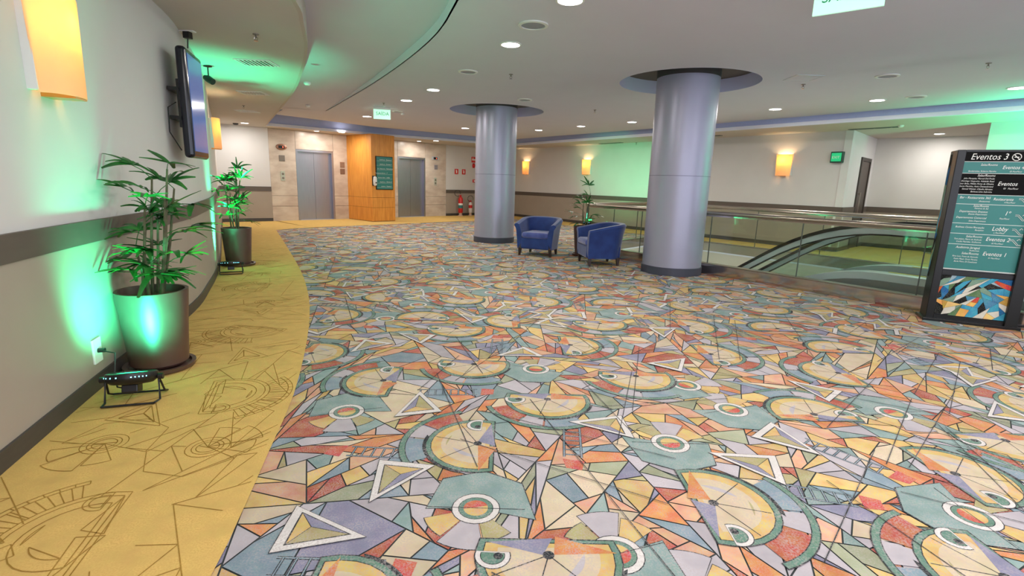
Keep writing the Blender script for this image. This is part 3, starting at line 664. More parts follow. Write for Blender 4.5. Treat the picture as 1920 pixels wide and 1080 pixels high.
# ------------------------------------------------------------------ sconces
def sconce(loc,along,label,light=7):
    t=thing('wall_sconce',label,'wall lamp',M=frame(Vector(loc),Vector(along)))
    # curved front shade, x along wall, -y into room
    n_=14; W2=.2; m_=MB(); th=.004
    def yy(u): return -.04-.12*(1-u*u)**.5 if abs(u)<1 else -.04
    for z0,z1,r_ in ((-.25,.25,1),):
        vs=[]
        for k in range(n_+1):
            u=-1+2*k/n_; 
            for z,sx in ((z0,.85),(z1,1.0)): vs+=[(u*W2*sx,yy(u),z),(u*W2*sx*.98,yy(u)+th,z)]
        fs=[]
        for k in range(n_): a=4*k;b=4*k+4; fs+=[(a,b,b+2,a+2),(a+1,a+3,b+3,b+1),(a,a+1,b+1,b),(a+2,b+2,b+3,a+3)]
        m_.add(vs,fs)
    m_.build('shade',shadem,t,smooth=True)
    [MB().box(q-.02,q+.02,-.045,0,-.24,.24).build('side_bracket',white,t) for q in (-.16,.16)]
    MB().box(-.06,.06,-.02,0,-.1,.1).build('mounting_plate',white,t); MB().box(-.06,.06,-.15,0,-.26,-.24).build('lower_clip',mat('brass_clip',(200,150,80),.3,.6),t)
    MB().lathe([(.0,-.05),(.03,-.03),(.035,0),(.025,.04),(0,.055)],16,(0,-.085,.06)).build('bulb',mat('warm_bulb',(255,220,150),.5,emit=(255,214,140),estr=30),t,smooth=True)
    l=bpy.data.lights.new('sconce_light','POINT'); l.energy=light; l.color=(1,.80,.50); l.shadow_soft_size=.03; lo=bpy.data.objects.new('sconce_light',l); C.objects.link(lo); lo.parent=t; lo.location=(0,-.105,.13)
    return t
def wl(path,y,off=0.0):
    x=aty(path,y); x2=aty(path,y+.2); d_=Vector((x2-x,.2,0)).normalized(); p=Vector((x,y,0))+Vector((d_.y,-d_.x,0))*off; return p,d_
p,d_=wl(LW,2.81); sconce((p.x,p.y,1.93),d_,'large lit amber wall sconce in the near upper left corner',3.2)
p,d_=wl(LW,9.0); sconce((p.x,p.y,1.99),d_,'amber wall sconce beyond the wall television',4)
for (x,y),l in (((.44,20.6),'lit amber sconce on the far wall just right of the left round column'),((2.46,17.95),'lit amber sconce on the far wall above the potted palm between the columns'),((6.5,12.68),'lit amber sconce on the right wall above the escalator well')):
    sconce((x,y,1.94),uR,l,4.5)
# ------------------------------------------------------------------ wall devices
def wm(pt,along): return frame(Vector(pt),Vector(along))
t=thing('exit_sign','small green exit sign on the right wall near the corridor corner','exit sign',M=wm((7.2,11.75,2.1),uR))
MB().box(-.12,.12,-.12,0,-.12,.12).build('housing',mat('dark_green_box',(20,70,54),.4),t,bevel=.004); MB().box(-.1,.1,-.125,-.12,-.09,.09).build('lit_face',mat('green_lit',(30,150,100),.4,emit=(30,190,120),estr=.6),t); text('EXIT',-.085,-.03,.075,t,y=-.127,shear=0)
bu=Vector((CB[0]-EB.x,CB[1]-EB.y,0)).normalized()
def bwp(f): return EB+bu*f
def redsign(f,z,label,w_=.17,h=.2,kind=0):
    p=bwp(f); t=thing('fire_sign',label,'sign',M=wm((p.x,p.y,z),bu)); MB().box(-w_/2,w_/2,-.012,0,-h/2,h/2).build('plate',redp,t)
    if kind==0:
        MB().box(-.025,.025,-.014,-.012,-.06,.035).box(-.012,.012,-.014,-.012,.035,.065).box(-.05,-.012,-.014,-.012,.045,.06).build('extinguisher_symbol',txt,t)
    else:
        MB().box(-w_/2+.02,w_/2-.02,-.014,-.012,-.03,.03).box(-w_/2+.05,-.02,-.014,-.012,.04,.08).build('white_symbol',txt,t)
redsign(.5,1.71,'red extinguisher sign on the white wall, the left of the pair'); redsign(.86,1.71,'red extinguisher sign on the white wall, the right of the pair'); redsign(1.36,2.2,'red alarm notice high beside the left round column',.22,.22,1)
p=bwp(1.36); t=thing('fire_alarm_sounder','small red alarm device beneath the red notice on the white wall','alarm',M=wm((p.x,p.y,1.97),bu)); MB().lathe([(.07,0),(.06,.05),(.03,.07)],16,M=Matrix.Rotation(R(90),4,'X')).build('sounder',red,t,smooth=True); MB().box(-.05,.05,-.02,0,-.09,.09).build('back_box',red,t)
p=bwp(1.38); t=thing('fire_call_point','red manual call point lowest on the white wall beside the column','alarm',M=wm((p.x,p.y,1.37),bu)); MB().box(-.06,.06,-.05,0,-.06,.06).build('box',red,t,bevel=.006); MB().box(-.03,.03,-.053,-.05,-.03,.03).build('pane',white,t)
def extinguisher(f,label,h=.55,r=.085,band=True):
    p=bwp(f)-Vector((-bu.y,bu.x,0))*.22; t=thing('fire_extinguisher',label,'fire extinguisher',(p.x,p.y,ZB),math.atan2(bu.y,bu.x))
    MB().lathe([(r*1.15,0),(r*1.15,.02),(r*.7,.03),(r*.7,.16)],24).build('stand',mat('pale_stand',(190,160,140),.6),t,smooth=True)
    MB().lathe([(r*.9,.12),(r,.16),(r,h),(r*.7,h+.06),(.03,h+.09)],24).build('cylinder',red if band else mat('white_red_cylinder',(206,196,190),.4),t,smooth=True)
    MB().lathe([(r*1.02,.3),(r*1.02,.42)],24,cap=False).build('label_band',mat('teal_label',(40,110,110),.5) if band else red,t,smooth=True)
    if band: MB().lathe([(r*1.02,.42),(r*1.02,.49)],24,cap=False).build('white_label_band',white,t,smooth=True)
    MB().box(-.02,.02,-.03,.03,h+.08,h+.14).box(-.09,.03,-.012,.012,h+.13,h+.15).box(-.09,.02,-.012,.012,h+.09,h+.105).build('valve_handle',red,t,bevel=.003)
    o=-.17 if band else -.02
    MB().tube([(o+.14*math.cos(a),-.02,h+.22+.12*math.sin(a)) for a in [R(300-k*20) for k in range(17)]],.009,6).build('hose',rubber,t,smooth=True)
extinguisher(.55,'tall red fire extinguisher with a teal label on the floor beside the marble pier',.66,.09); extinguisher(1.05,'smaller fire extinguisher on the floor next to the left round column',.45,.075,False)
# outlet
pq,dq=wl(LW,2.91); t=thing('wall_outlet','white wall socket with a black plug low on the left wall','socket',M=wm((pq.x,pq.y,.24),dq)); 
MB().box(-.05,.05,-.024,-.012,-.075,.075).build('cover_plate',white,t,bevel=.003)
MB().tube([Vector((0,-.02,0)),Vector((0,-.06,0))],.014,12).build('plug',blackm,t)
# TV
tva=Vector((-2.89,4.55,0)); tvb=Vector((-3.07,5.08,0)); tvd=(tvb-tva).normalized(); tvp=(tva+tvb)/2
t=thing('wall_television','black framed upright television on brackets high on the left wall','television',M=wm((tvp.x,tvp.y,1.9),(tvd.x,tvd.y,0)))
tvscreen=mat('television_screen',(38,58,96),.12,spec=.4,emit=(84,110,170),estr=.55)  # dim blue emission put in for a bluish reflection on the screen
MB().box(-.28,.28,-.08,.0,-.46,.46).build('casing',mat('glossy_black_plastic',(16,18,30),.15),t,bevel=.03,seg=4); MB().box(-.235,.235,-.084,-.08,-.40,.41).build('screen',tvscreen,t)
MB().box(-.2,.2,.0,.03,-.2,.2).build('back_plate',blkmet,t)
for zb in (.12,-.12): MB().box(-.2,.2,.03,.1,zb-.015,zb+.015).build('bracket_arm',blkmet,t)
MB().tube([(-.25,.03,.0),(-.3,.08,-.05),(-.28,.09,-.25),(-.25,.02,-.4)],.005,6).build('cable',blackm,t)
# ------------------------------------------------------------------ ceiling fixtures
def lamp(x,y,z,label,r=.1,e=1.0,grp=None,lit=True):
    t=thing('downlight',label,'ceiling light',(x,y,z))
    MB().lathe([(r+.02,.0),(r+.02,-.008),(r,-.01),(r,.0)],28,cap=False).build('trim_ring',white,t,smooth=True)
    MB().lathe([(r,-.005),(.0001,-.0055)],28,cap=False).build('diffuser',lampe,t)
    l=bpy.data.lights.new('downlight_light','AREA'); l.shape='DISK'; l.size=2*r; l.energy=LAMP_W*e; l.color=(1,.945,.865); lo=bpy.data.objects.new('downlight_light',l); C.objects.link(lo); lo.parent=t; lo.location=(0,0,-.015)
    return t
ML=[(-.1,6.2,'large downlight in the ceiling left of the round white grille',1),(.42,4.74,'nearest lit downlight, cut by the top edge of the picture',1),(-1.46,9.25,'downlight in front of the left round column, third from the top of the picture',.9),(-2.19,10.52,'downlight in the left row, fourth from the camera',.9),(-2.96,11.93,'downlight in the left row just before the hanging exit sign',.9),(-3.76,13.3,'farthest downlight of the left row, left of the exit sign',.9),(-1.5,15.4,'downlight just left of the left round column at far ceiling edge',1),(.63,15.3,'downlight just right of the left round column',1),(1.69,14.0,'second downlight right of the left round column along the far edge',1),(2.76,12.8,'downlight left of the large round column along the far edge',1),(4.91,10.2,'downlight just right of the large round column recess',1),(5.98,8.95,'downlight along the right ceiling edge above the corridor door',1),(7.07,7.66,'downlight at the right margin of the picture',1)]
for x,y,l,e in ML: lamp(x,y,HC,l,.105,e)
for i,(x,y) in enumerate([(1.2,2.6),(1.9,.6),(2.6,-1.4),(4.4,3.2),(3.6,1.0),(8.1,6.2),(9.1,4.6),(6.2,2.2),(6.8,-.4),(-.3,.3)]): lamp(x,y,HC,'downlight outside the picture, '+['beside the nearest hanging exit sign', 'over the near centre of the carpet', 'behind the camera on the right', 'near the tall directory, camera side', 'a step right of the camera', 'beyond the right edge, first past the directory', 'beyond the right edge, second past the directory', 'well right of the camera', 'far right behind the camera', 'straight above the camera'][i],.105,1)
SL=[((-5.25,15.85),'soffit downlight left of the wooden column'),((-2.75,18.0),'soffit downlight above the right elevator pier'),((-7.2,14.0),'faint soffit downlight in the far left corner'),((9.3,11.7),'downlight in the corridor ceiling at the right')]
for (x,y),l in SL: lamp(x,y,HS,l,.09,.8)
for (x,y),l in (((-5.95,15.7),'slim soffit downlight close to the left elevator'),((-3.4,18.4),'slim soffit downlight close to the right elevator')): lamp(x,y,HS,l,.07,.4)
def grille(x,y,z,label,r=.14):
    t=thing('ceiling_speaker',label,'speaker',(x,y,z)); MB().lathe([(r+.02,0),(r+.02,-.012),(r-.01,-.016),(r-.01,0)],32,cap=False).build('rim',white,t,smooth=True); MB().lathe([(r-.01,-.008),(.0001,-.012)],32,cap=False).build('mesh_cover',mat('speaker_mesh',(150,150,160),.7),t)
for (x,y),l,r_ in (((.13,5.45),'round white ceiling grille nearest the camera',.13),((-.72,7.7),'round ceiling grille second from the camera',.12),((.13,10.0),'round ceiling grille in front of the left round column recess',.12),((4.87,7.17),'round grey ceiling grille right of the large column',.12),((6.31,8.54),'round grey ceiling grille near the right ceiling edge',.12),((-2.75,12.2),'small round grille beside the hanging exit sign',.1)): grille(x,y,HC,l,r_)
def sprinkler(x,y,z,label):
    t=thing('sprinkler',label,'sprinkler',(x,y,z)); MB().lathe([(.03,0),(.028,-.008),(.008,-.01),(.008,-.03),(.012,-.035)],12).build('body',greyp,t); MB().tube([(-.015,0,-.03),(-.018,0,-.045),(0,0,-.062),(.018,0,-.045),(.015,0,-.03)],.003,5).build('yoke',kerbst,t); MB().lathe([(.02,-.062),(.022,-.065)],10).build('deflector',kerbst,t)
for (x,y),z,l in (((2.52,4.71),HC,'dark sprinkler head near the top of the picture, right half'),((5.48,6.37),HC,'sprinkler head nearest the right margin'),((1.6,11.03),HC,'sprinkler head between the two column recesses'),((4.15,7.87),HC,'sprinkler head beside the square access hatch'),((-.11,7.8),HC,'sprinkler head in front of the left column recess'),((-2.75,10.97),HC,'sprinkler head in the left row of downlights'),((-2.6,5.39),HS,'sprinkler head under the green-lit left soffit'),((-5.45,10.6),HS,'sprinkler head at the second soffit vent'),((3.7,16.3),HS,'sprinkler head under the far right soffit')): sprinkler(x,y,z,l)
def smoke(x,y,z,label,mt=white,r=.05):
    t=thing('smoke_detector',label,'detector',(x,y,z)); MB().lathe([(r,0),(r,-.02),(r*.6,-.04),(.001,-.042)],20).build('housing',mt,t,smooth=True); MB().lathe([(r*.62,-.022),(r*.62,-.036)],20,cap=False).build('vent_ring',greyp,t)
smoke(-3.1,7.9,HS,'small white detector under the left soffit edge'); smoke(-2.7,12.5,HC,'small white detector right of the hanging exit sign'); smoke(-7.55,14.2,HS,'black dome device at the far left corner of the soffit',blackm,.07); smoke(7.6,10.55,HS,'small round detector under the right soffit'); smoke(-4.6,11.7,HC,'small box detector on the ceiling near the end of the curved step')
# square hatch
t=thing('access_hatch','square metal-edged access hatch in the ceiling right of the large column','hatch',(3.92,7.45,HC)); MB().box(-.17,.17,-.17,.17,-.004,0).build('panel',ceilm,t); MB().box(-.19,-.17,-.19,.19,-.007,0).box(.17,.19,-.19,.19,-.007,0).box(-.17,.17,-.19,-.17,-.007,0).box(-.17,.17,.17,.19,-.007,0).build('edge_frame',alu,t)
def vent(x,y,rz,label,L=.38,w_=.30,n_=8,fr_=soffm):
    t=thing('ceiling_vent',label,'vent',(x,y,HS),rz); MB().box(-L/2,L/2,-w_/2,w_/2,-.003,-.001).build('backing',mat('vent_void',(8,8,8),1,spec=0),t)
    MB().box(-L/2-.02,L/2+.02,-w_/2-.02,-w_/2,-.012,0).box(-L/2-.02,L/2+.02,w_/2,w_/2+.02,-.012,0).box(-L/2-.02,-L/2,-w_/2,w_/2,-.012,0).box(L/2,L/2+.02,-w_/2,w_/2,-.012,0).build('frame',fr_,t)
    for k in range(n_): x0=-L/2+L*(k+.5)/n_; MB().box(x0-.009,x0+.009,-w_/2,w_/2,-.012,-.004).build('slat',fr_,t)
for (x,y),l in (((-3.22,6.66),'slatted soffit vent nearest the television'),((-4.45,9.0),'slatted soffit vent in the middle of the left row'),((-5.84,11.5),'slatted soffit vent farthest along the left soffit'),((-2.3,4.15),'slatted soffit vent at the top edge of the picture')): vent(x,y,R(4),l,fr_=white)
aR=math.atan2(uR.y,uR.x)
for (x,y),l in (((7.45,11.1),'long thin air diffuser under the right soffit above the corridor corner'),((4.9,13.8),'long thin air diffuser under the soffit right of the large column'),((3.0,16.8),'long thin air diffuser under the soffit left of the large column')): vent(x,y,aR,l,.9,.08,3,mat('diffuser_grey',(110,118,112),.5))
# exit signs hanging
def hang(x,y,rz,label,w_=.42,h=.26,z=HC-.05):
    t=thing('hanging_exit_sign',label,'exit sign',(x,y,z),rz); MB().box(-w_/2,w_/2,-.012,.012,-h,0).build('lit_plate',mat('lit_green_acrylic',(190,235,210),.3,emit=(170,240,205),estr=.75),t); MB().box(-w_/2,w_/2,-.02,.02,0,.05).build('housing',white,t,bevel=.003)
    text('SAÍDA',-w_/2+.05,-h+.08,.1,t,mt=mat('green_print',(20,150,100),.5),shear=0,y=-.014)
hang(-2.95,11.6,R(14),'lit hanging exit sign in the left row of downlights',.36,.2); hang(2.42,4.12,R(-38),'lit hanging exit sign cut by the top edge of the picture at the right',.45,.2,HC-.02)
# spot projector on soffit
t=thing('ceiling_spotlight','black adjustable spotlight hanging under the soffit past the television','spotlight',(-4.0,6.95,HS)); MB().lathe([(.05,0),(.05,-.012),(.01,-.02)],16).build('mount',blackm,t); MB().tube([(0,0,0),(0,0,-.14)],.008,8).build('stem',blackm,t)
MB().tube([(-.05,.0,-.14),(.0,-.01,-.16),(.07,-.03,-.2)],[.03,.045,.04],14).build('lamp_head',blackm,t,smooth=True)
t=thing('projector_mount','small black bracket with a white plate under the soffit above the television','bracket',(-3.28,5.35,HS)); MB().box(-.08,.1,-.03,.03,-.01,0).build('plate',white,t); MB().box(-.0,.06,-.03,.03,-.07,-.01).tube([(.03,0,-.05),(.02,.0,-.16)],.006,6).build('clamp',blackm,t)
# ------------------------------------------------------------------ par lights
def par(loc,rz,tilt,label,green_w,ang=95,blend=.9,aim=None,sc=1):
    t=thing('led_uplight',label,'uplight',loc,rz,'green LED uplights'); t.scale=(sc,)*3
    # head: flat round can pointing up (tilted)
    Mh=Matrix.Translation((0,0,.13))@Matrix.Rotation(tilt,4,'X')
    hd=MB().lathe([(.06,-.035),(.1,-.03),(.125,-.01),(.13,.01),(.125,.03),(.115,.035),(.113,.025),(.001,.024)],32,M=Mh).build('head',blackm,t,smooth=True)
    MB().lathe([(.108,.027),(.001,.0275)],28,M=Mh,cap=False).build('lens',mat('green_led_lens',(40,255,150),.4,emit=(40,255,150),estr=6),hd)
    MB().box(-.04,.04,-.04,.04,-.08,-.034,M=Mh).build('driver_box',blackm,hd,bevel=.006)
    for s_ in (1,-1):
        MB().tube([(s_*.13,0,.13),(s_*.135,-.03,.0),(s_*.125,-.1,.006)],.006,6).build('bracket_leg',blackm,t); MB().tube([(s_*.13,0,.13),(s_*.14,.04,.03),(s_*.14,.09,.006)],.006,6).build('bracket_leg',blackm,t)
        MB().lathe([(.018,0),(.018,.025)],10,M=Matrix.Translation((s_*.13,0,.13))@Matrix.Rotation(R(90)*s_,4,'Y')).build('knob',blackm,t)
    MB().tube([(-.125,-.1,.006),(.125,-.1,.006)],.006,6).tube([(-.14,.09,.006),(.14,.09,.006)],.006,6).build('bracket_bar',blackm,t)
    for k in range(9):
        a=R(-150+k*15) if k<4 else R(-105+k*8); MB().box(.127*math.cos(a)-.003,.127*math.cos(a)+.003,.127*math.sin(a)-.003,.127*math.sin(a)+.003,.008,.014,M=Mh).build('indicator_dot',mat('cyan_led',(120,240,255),.5,emit=(120,240,255),estr=5),hd)
    l=bpy.data.lights.new('green_beam','SPOT'); l.energy=green_w; l.color=GREEN; l.spot_size=R(ang); l.spot_blend=blend; l.shadow_soft_size=.09*sc
    lo=bpy.data.objects.new('green_beam',l); C.objects.link(lo); p0=Vector(loc)+Vector((0,0,.19*sc)); d_=(Vector(aim)-p0).normalized(); q=d_.to_track_quat('-Z','Y'); lo.matrix_world=Matrix.Translation(p0+d_*.03)@q.to_matrix().to_4x4()
    return t
G1=par((-2.17,2.75,ZB+.004),R(18),R(-16),'black LED uplight with a green beam on the floor before the large potted palm',150,122,.9,( -2.34,3.15,.70))
MB().tube([Vector(pq)+Vector((.06,0,.24)),Vector(pq)+Vector((.13,-.0,.23)),Vector((-2.36,2.86,.1)),Vector((-2.32,2.82,.05)),Vector((-2.22,2.78,.06))],.0045,6).build('power_cable',blackm).parent=None
cb=[o for o in C.objects if o.name=='power_cable'][0]; tag(cb,'black power cable from the wall socket down to the green uplight','cable')
par((-3.78,6.72,ZB),R(28),R(-10),'LED uplight on the floor by the wall in front of the second potted palm',420,90,1,(-4.12,7.0,1.5))
par((9.1,7.3,ZB),R(-50),R(-8),'LED uplight on the floor against the far right wall, hidden behind the tall directory',900,130,1,(9.6,7.9,2.2))
# ------------------------------------------------------------------ plants
def blade(m_,base,dirv,up,L,W,droop):
    n_=6; side=dirv.cross(up).normalized(); vs=[];fs=[]
    for k in range(n_+1):
        t=k/n_; wd=W*(.25+.75*math.sin(math.pi*min(1,(t*.86+.12))))*.5 if t<.92 else W*.22
        p=base+dirv*L*t+Vector((0,0,-1))*droop*L*t*t
        vs+=[p-side*wd+up*wd*.35,p,p+side*wd+up*wd*.35]
    for k in range(n_): a=3*k; fs+=[(a,a+1,a+4,a+3),(a+1,a+2,a+5,a+4)]
    m_.add(vs,fs)
def palm(loc,label,seed,H_=.85,rad=.2,nst=7,nfr=24,lmin=.16,lmax=.27,pot='round',pr_=(.215,.15,.54),scale=1,width=.034,lean=(0,0)):
    rn=random.Random(seed); t=thing('potted_palm',label,'potted plant',loc)
    rt,rb,h=pr_
    if pot=='round':
        prof_=[(rb,.03),(rb+.02,.05),(rb+(rt-rb)*.55,.22),(rt-.01,h*.75),(rt,h-.015),(rt,h),(rt-.02,h),(rt-.025,h-.03),(rt-.03,h-.06)]
        sz=h-.05
    else: prof_=[(rb,.03),(rt,h),(rt-.02,h),(rt-.025,h-.05)]; sz=h-.04
    MB().lathe(prof_,40).build('pot',potm,t,smooth=True)
    MB().lathe([(rb+.02,0),(rb+.055,.01),(rb+.06,.035),(rb+.035,.035),(rb+.03,.015)],36).build('saucer',potm,t,smooth=True)
    MB().lathe([(rt-.028,sz),(rt*.5,sz+.012),(.001,sz+.015)],24,cap=False).build('soil',soil,t,smooth=True)
    stems=[]
    for k in range(nst):
        a=rn.uniform(0,6.28); r0=rn.uniform(.01,.07); hh=H_*(.35+.65*(k+.5)/nst); top=Vector((math.cos(a)*(r0+.1*hh*rn.random()*1.3)+lean[0]*hh,math.sin(a)*(r0+.1*hh*rn.random()*1.3)+lean[1]*hh,sz+hh)); b=Vector((math.cos(a)*r0,math.sin(a)*r0,sz-.02))
        mid=(b+top)/2+Vector((rn.uniform(-.02,.02),rn.uniform(-.02,.02),0)); MB().tube([b,mid,top],[.011,.009,.006],7).build('stem',stemm,t,smooth=True); stems.append((b,mid,top))
    for k in range(nfr):
        b,mid,top=stems[k%nst]; f=rn.uniform(.25,1.0) if k>=nst else 1.0
        p=(mid.lerp(top,(f-.5)*2) if f>.5 else b.lerp(mid,f*2)); a=rn.uniform(0,6.28) if k>=3 else rn.uniform(0,6.28)
        el=rn.uniform(.1,1.25) if f>.6 else rn.uniform(0,.6); outd=Vector((math.cos(a)*math.cos(el),math.sin(a)*math.cos(el),math.sin(el))); pl=rn.uniform(.07,.2)*scale
        e=p+outd*pl
        m_=MB(); m_.tube([p,p+outd*pl*.5+Vector((0,0,.012)),e],[.003,.0025,.003],5)
        upv=outd.cross(Vector((0,0,1)).cross(outd)).normalized(); sidev=outd.cross(upv).normalized(); nb=rn.choice([5,6,6,7]); roll=rn.uniform(-.5,.5)
        sp=R(150)
        for q in range(nb):
            an=-sp/2+sp*q/(nb-1)+rn.uniform(-.08,.08); dv=(outd*math.cos(an)+sidev*math.sin(an)).normalized()
            dv=(dv+upv*rn.uniform(-.15,.25)).normalized()
            blade(m_,e,dv,dv.cross(dv.cross(upv)).normalized()*-1,rn.uniform(lmin,lmax)*scale*(1-.25*abs(an)/sp*2),width*scale*rn.uniform(.6,1.15),rn.uniform(.05,.5))
        m_.build('leaf',leafm,t,smooth=True)
    return t
palm((-2.375,3.27,ZB),'large potted palm in a green-lit tapered brown pot beside the near left wall',5,.86,nst=9,nfr=36,pr_=(.205,.15,.54),width=.040,lmin=.13,lmax=.25,lean=(.10,.02))
palm((-4.04,7.4,ZB),'second potted palm in a straight brown pot further along the left wall',9,.85,nst=6,nfr=20,pot='straight',pr_=(.2,.165,.55),scale=1.05)
palm((1.33,9.68,0.007),'potted palm in a slim brown pot behind the two blue armchairs',13,.7,nst=5,nfr=13,pot='straight',pr_=(.2,.15,.56),lmin=.14,lmax=.24,scale=1.1)
par((1.39,9.75,.525),R(-22),R(-18),'small LED uplight behind the armchairs, beam on the far wall',4600,30,1,(3.45,16.4,1.8),sc=.6)
# ------------------------------------------------------------------ armchairs
def armchair(loc,rz,label):
    t=thing('tub_armchair',label,'armchair',loc,rz)
    # local: front = -y. U-shaped shell with flared outer face
    def shell():
        vs=[];fs=[];N=28; Lv=7
        rings=[]
        for k in range(N+1):
            u=-1+2*k/N   # -1 left front ... 0 back ... 1 right front
            # path: superellipse U, flat arms
            if abs(u)>.5:
                s_=(abs(u)-.5)/.5; x=.33*math.copysign(1,u); y=.06-s_*.38
            else:
                a=math.pi/2*(u/.5); x=.33*math.sin(a); y=.06+.26*math.cos(a)
            nx=x/.33 if abs(u)<=.5 else math.copysign(1,u); ny=math.cos(math.pi/2*(u/.5)) if abs(u)<=.5 else 0
            l_=math.hypot(nx,ny) or 1; nx/=l_;ny/=l_
            top=.70-.11*max(0,(abs(u)-.25)/.75)**1.3
            ring=[]
            for z,o in ((.13,-.0),(.3,.012),(.5,.035),(top-.03,.075),(top,.055),(top+.005,.015),(top-.015,-.025),(top-.07,-.045),(.42,-.075),(.25,-.08)): ring.append(Vector((x+nx*o,y+ny*o-(.03*(z-.13) if abs(u)>.9 else 0),z)))
            rings.append(ring)
        n_=len(rings[0])
        for r_ in rings: vs+=r_
        for k in range(N):
            for q in range(n_): fs.append((k*n_+q,k*n_+(q+1)%n_,(k+1)*n_+(q+1)%n_,(k+1)*n_+q))
        fs+=[tuple(range(n_)),tuple(N*n_+q for q in range(n_))[::-1]]
        return MB().add(vs,fs)
    shell().build('shell',blue,t,smooth=True)
    MB().box(-.27,.27,-.33,.26,.13,.34).build('seat_base',blue,t,bevel=.03,seg=3)
    MB().box(-.255,.255,-.35,.22,.33,.44).build('seat_cushion',blue2,t,bevel=.045,seg=4,smooth=True)
    for x,y in ((-.29,-.28),(.29,-.28),(-.25,.22),(.25,.22)):
        k=.5; m_=MB(); sx=math.copysign(.012,x); vs=[(x+a*.028,y+b*.028,.14) for a,b in ((-1,-1),(1,-1),(1,1),(-1,1))]+[(x+sx+a*.016,y+b*.016,0) for a,b in ((-1,-1),(1,-1),(1,1),(-1,1))]
        m_.add(vs,[(0,1,2,3),(7,6,5,4),(0,4,5,1),(1,5,6,2),(2,6,7,3),(3,7,4,0)]).build('leg',legm,t)
    return t
armchair((.50,9.62,0),R(-21),'blue velvet tub armchair facing the camera, left of the pair')
armchair((1.5,8.68,0),R(-90+9),'blue velvet tub armchair seen from its side, in front of the potted palm')
# ------------------------------------------------------------------ directory totem
e=Vector((.894,-.447,0))
tm=thing('directory_totem','tall black directory totem with teal floor list and mosaic base','directory',M=frame(Vector((4.47,5.345,0)),e))
TW=.74;TD=.24
MB().box(0,.07,0,TD,0,1.775).build('post',blkmet,tm,bevel=.006); MB().box(TW-.1,TW,-.03,TD,0,1.775).build('post',blkmet,tm,bevel=.006)
[MB().box(.07,TW-.1,.0,TD-.01,a_,b_).build('cross_bar',blkmet,tm) for a_,b_ in ((1.755,1.775),(0.03,.07),(.505,.55))]
MB().box(-.03,TW+.03,-.04,TD+.03,0,.03).build('foot_plate',blkmet,tm,bevel=.004)
X0,X1=.07,TW-.1
MB().box(X0,X1,.02,TD-.02,.07,1.755).build('core',blackm,tm)
zs=[1.755,1.66,1.545,1.335,1.24,1.045,.94,.83,.565]; cols_=[blkp,tealp,blkp,tealp,tealp,tealp,tealp,tealp]
for i in range(8):
    MB().box(X0,X1,.006,.02,zs[i+1]+.002,zs[i]-.002).build('list_panel',cols_[i],tm); MB().box(X0,X1,.005,.02,zs[i+1]-.002,zs[i+1]+.002).build('divider',txt,tm)
def T(s_,x,z,sz,al='LEFT',xs=.85): text(s_,x,z,sz,tm,align=al,y=.004,xs=xs)
T('Eventos 3',X0+.04,1.68,.085)
# no smoking symbol
q=MB(); q.tube([(.46+.033*math.cos(a),.003,1.705+.033*math.sin(a)) for a in [k*math.pi/12 for k in range(24)]],.004,6,closed=True); q.tube([(.438,.003,1.728),(.483,.003,1.682)],.004,6); q.box(.443,.478,.002,.004,1.7,1.708); q.build('no_smoking_symbol',txt,tm)
RX=.33
T('Salas/Rooms',RX,1.62,.03,'RIGHT'); T('Bandeirantes, Roberto Marinho',RX,1.56,.02,'RIGHT'); T('Eventos 4',.37,1.59,.048); T('03 Piso/Floor',.43,1.56,.02)
T('Salas/Rooms',RX,1.515,.032,'RIGHT')
for i,s_ in enumerate(['Júlio Mesquita, Manuel Del Prado','Domingo Vergueiro, Adelaide Raed','Victor Brito, Militão Firmo de Oliveira','Roberto Marinho, Assis Chateaubriand','Samuel Wainer, Cláudio Abramo','Barbosa Lima Sobrinho']): T(s_,RX,1.488-i*.026,.021,'RIGHT')
T('Eventos',.36,1.43,.055); T('03   Piso/Floor',.41,1.395,.022)
T('Bar - Restaurante 365',RX,1.295,.032,'RIGHT'); T('(Restaurant)',RX,1.265,.02,'RIGHT'); T('Restaurante',.352,1.285,.037); T('4 Piso/Floor',.44,1.26,.02)
for s_,z,sz in (('Salas/Rooms',1.215,.028),('Paineiras do Sul',1.193,.02),('Departamento Eventos',1.158,.028),('Events Department',1.134,.022),('Departamento Comercial',1.096,.027),('Sales Department',1.066,.022)): T(s_,RX,z,sz,'RIGHT')
T('1º',.46,1.14,.06); T('Piso/Floor',.43,1.1,.022)
T('Business Center/Recepção',RX,1.0,.025,'RIGHT'); T('Reception',RX,.975,.02,'RIGHT'); T('Lobby',.39,.985,.058); T('L Piso/Floor',.41,.957,.02)
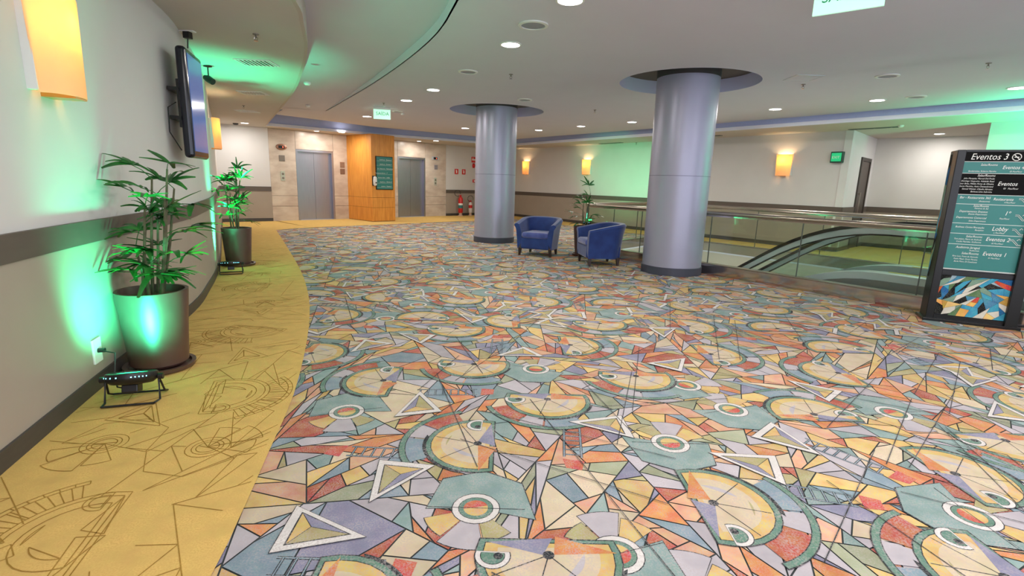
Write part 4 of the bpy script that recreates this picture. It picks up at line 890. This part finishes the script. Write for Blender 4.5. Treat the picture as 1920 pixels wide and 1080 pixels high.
T('Salas/Rooms',RX,.905,.03,'RIGHT'); T('Tom Jobim, Mario de Andrade',RX,.878,.021,'RIGHT'); T('Cecília Meireles, Guilherme',RX,.852,.021,'RIGHT'); T('Eventos 2',.36,.88,.055); T('02 Piso/Floor',.41,.85,.02)
T('Auditório Jaraguá',RX,.79,.032,'RIGHT'); T('Auditorium',RX,.765,.02,'RIGHT'); T('Salas/Rooms',RX,.73,.032,'RIGHT')
for i,s_ in enumerate(['Rino Levi, Franz de Azevedo','Paulo Mauá, Oscar Pereira','Burle Marx, Di Cavalcanti']): T(s_,RX,.7-i*.027,.021,'RIGHT')
T('Eventos 1',.36,.73,.055); T('01 Piso/Floor',.41,.7,.02)
# escalator arrows
for z in (1.29,1.13,.99,.885):
    q=MB(); q.tube([(.545,.003,z+.02),(.57,.003,z+.02),(.615,.003,z-.03),(.635,.003,z-.03)],.002,5); q.tube([(.545,.003,z+.008),(.565,.003,z+.008),(.605,.003,z-.036),(.635,.003,z-.036)],.002,5); q.tube([(.60,.003,z+.012),(.615,.003,z+.03),(.625,.003,z+.015)],.003,5); q.build('escalator_symbol',txt,tm)
# mosaic panel, abstract shards
mo=Print(); rc=random.Random(5); o=[]; bsp([(X0,.075),(X1,.075),(X1,.5),(X0,.5)],.0045,o)
MP=[(30,100,150),(60,150,180),(200,80,50),(230,190,120),(20,20,20),(120,150,130),(210,205,190),(190,150,70),(90,120,80),(150,170,180),(230,170,90),(20,20,20),(70,130,160)]
for q in o: mo.poly(inset(q,.0008),0,rc.choice(MP))
mpn=mo.build('mosaic_panel',carpet_mat('mosaic_print',.15,(200,200,190)),tm); mpn.data.transform(Matrix(((1,0,0,0),(0,0,1,.008),(0,1,0,0),(0,0,0,1))))
# side mosaic strip
mo=Print(); o=[]; bsp([(.15,.45),(TD-.02,.45),(TD-.02,1.74),(.15,1.74)],.006,o)
for q in o: mo.poly(inset(q,.0008),0,rc.choice(MP))
ms=mo.build('side_mosaic',bpy.data.materials['mosaic_print'],tm); ms.data.transform(Matrix(((0,0,1,-.002),(1,0,0,0),(0,1,0,0),(0,0,0,1))))
MB().box(X0,X1,.001,.004,.57,.574).build('edge_line',txt,tm)
